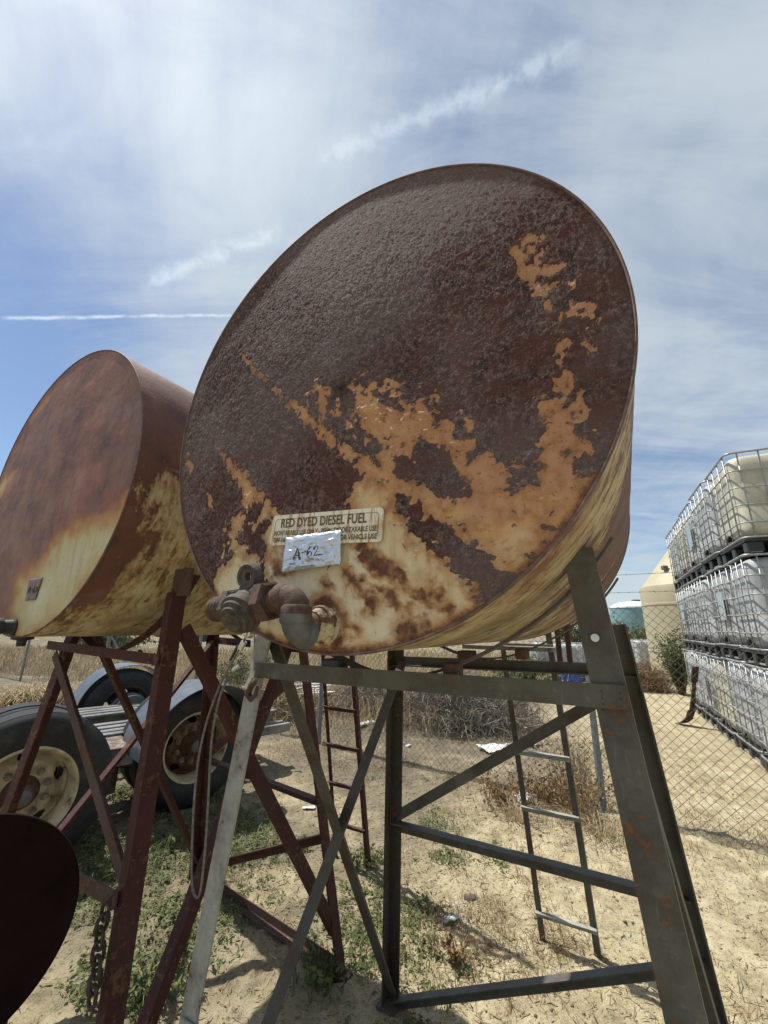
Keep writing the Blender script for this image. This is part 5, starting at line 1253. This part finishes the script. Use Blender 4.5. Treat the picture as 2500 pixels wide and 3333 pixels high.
sheet('paper_scrap', 'crumpled white scrap lying under the tank near the middle leg', 1468, 3008, .085, .05, PAPER, .5, .03)
sheet('plastic_sheet', 'torn pale sheet on the ground behind the fence', 1630, 2440, .55, .30, PAPER, .3, .06)
sheet('plastic_sheet', 'pale scrap right of the torn sheet', 1735, 2432, .22, .14, PAPER, 1.0, .05)
sheet('plastic_bag', 'crumpled white bag beside the lower ladder rung', 1712, 2622, .20, .14, PAPER, .8, .12, h=.0)
sheet('paper_scrap', 'small white scrap behind the red back leg', 1005, 2635, .12, .05, PAPER, .2, .02)
sheet('paper_scrap', 'thin white scrap before the tumbleweed heap', 1330, 2430, .12, .06, PAPER, 1.2, .03)
sheet('paper_scrap', 'white scrap at the right foot of the tumbleweed heap', 1425, 2320, .18, .10, PAPER, .4, .05)
sheet('plastic_sheet', 'long white sheet in the grass behind the dolly', 1190, 2365, .40, .12, PAPER, .9, .05)
x, y, z = at_ground(1530, 2925); gg = G(); pr = [(0, .022), (.008, .032), (.02, .034), (.032, .026), (.040, .010)]; gg.lathe((0, 0, -.008), (0, 0, 1), pr, 9); o = gg.mk('stone', STONE, None, True, 60); o.location = (x, y, z); o.scale = (1.2, .85, .8); tag(o, 'dark stone on the brown grass left of the ladder foot', 'stone')
# pile of weathered boards behind the dolly
b0 = yard(930, 2225, d=9.0); w_ = W(b0); pile = thing('board_pile', 'pile of pale weathered boards behind the dolly tail', 'boards', (w_[0], w_[1], ground_z(w_[0], w_[1])), .5)
for i in range(22):
    gg = G(); zz_ = .03+.034*(i//3)+rng.random()*.02; a = rng.normal()*.22; gg.box((rng.normal()*.15, rng.normal()*.22, zz_+.15), (1.3+rng.random()*.5, .12, .022), X=(math.cos(a), math.sin(a), rng.normal()*.08), Y=(-math.sin(a), math.cos(a), 0)); gg.mk('board', WOODW, pile)
# rusty bent plate leaning on the totes
x, y, z = at_ground(2255, 2365); pt0 = thing('rusty_plate', 'rusty bent steel strip leaning against the bottom totes', 'scrap', (x, y, z), -YAW-.7)
gg = G(); prof = [(-.24, .015), (-.14, .04), (-.04, .12), (.03, .26), (.09, .45), (.15, .70), (.22, .95)]
for i in range(len(prof)-1):
    a, b = np.array([prof[i][0], 0, prof[i][1]]), np.array([prof[i+1][0], 0, prof[i+1][1]]); d = unit(b-a); s = np.cross(d, Y_); wdt = .07+.03*math.sin(i*1.3)
    gg.bar(a, b+d*.004, [Y_*wdt+s*.008, Y_*wdt-s*.008, -Y_*wdt-s*.008, -Y_*wdt+s*.008])
gg.mk('strip', material('deep_rust', flat((.055, .022, .014), .8, 0, .4, 25, .5)), pt0)
# blue crate by the far tote
q = yard(1862, 2222, d=14.4); w_ = W(q); cr_ = thing('blue_crate', 'small blue plastic crate before the far white tote', 'crate', (w_[0], w_[1], ground_z(w_[0], w_[1])), -YAW+.2); BL = material('blue_plastic', flat((.02, .06, .35), .5, 0, .2, 10, .05))
gg = G(); gg.box((0, 0, .02), (.55, .40, .03), bev=.005); gg.mk('base', BL, cr_)
for sx in (-1, 1):
    gg = G(); gg.box((sx*.265, 0, .19), (.02, .38, .31), bev=.004); gg.mk('end_panel', BL, cr_); gg = G(); gg.box((0, sx*.19, .19), (.51, .02, .31), bev=.004); gg.mk('side_panel', BL, cr_)
# a parked pickup far off behind the grass, seen below the rusty tank
q = ray(600, 2080); q = q/math.hypot(q[0], q[1])*46; pk = thing('pickup_truck', 'dark pickup truck far away behind the dry grass on the left', 'truck', (q[0], q[1], 0), .6); DK = material('dark_car_paint', flat((.03, .03, .035), .3, 0, .2, 3, .0))
gg = G(); gg.bar((0, -.9, 0), (0, .9, 0), [np.array(p_) for p_ in ((-2.6, 0, .45), (2.6, 0, .45), (2.6, 0, .95), (1.3, 0, 1.05), (.6, 0, 1.75), (-.9, 0, 1.75), (-1.1, 0, 1.05), (-2.6, 0, 1.0))]); gg.mk('body', DK, pk)
gg = G(); gg.box((-.1, 0, 1.42), (1.3, 1.83, .42)); gg.mk('window', material('car_glass', flat((.05, .06, .07), .15, 0, .1, 3, 0)), pk)
for xx in (-1.7, 1.7):
    for yy in (-.85, .85): gg = G(); gg.lathe((xx, yy-.12, .38), (0, 1, 0), [(0, .30), (.03, .38), (.21, .38), (.24, .30)], 20); gg.mk('wheel', RUB, pk, True)
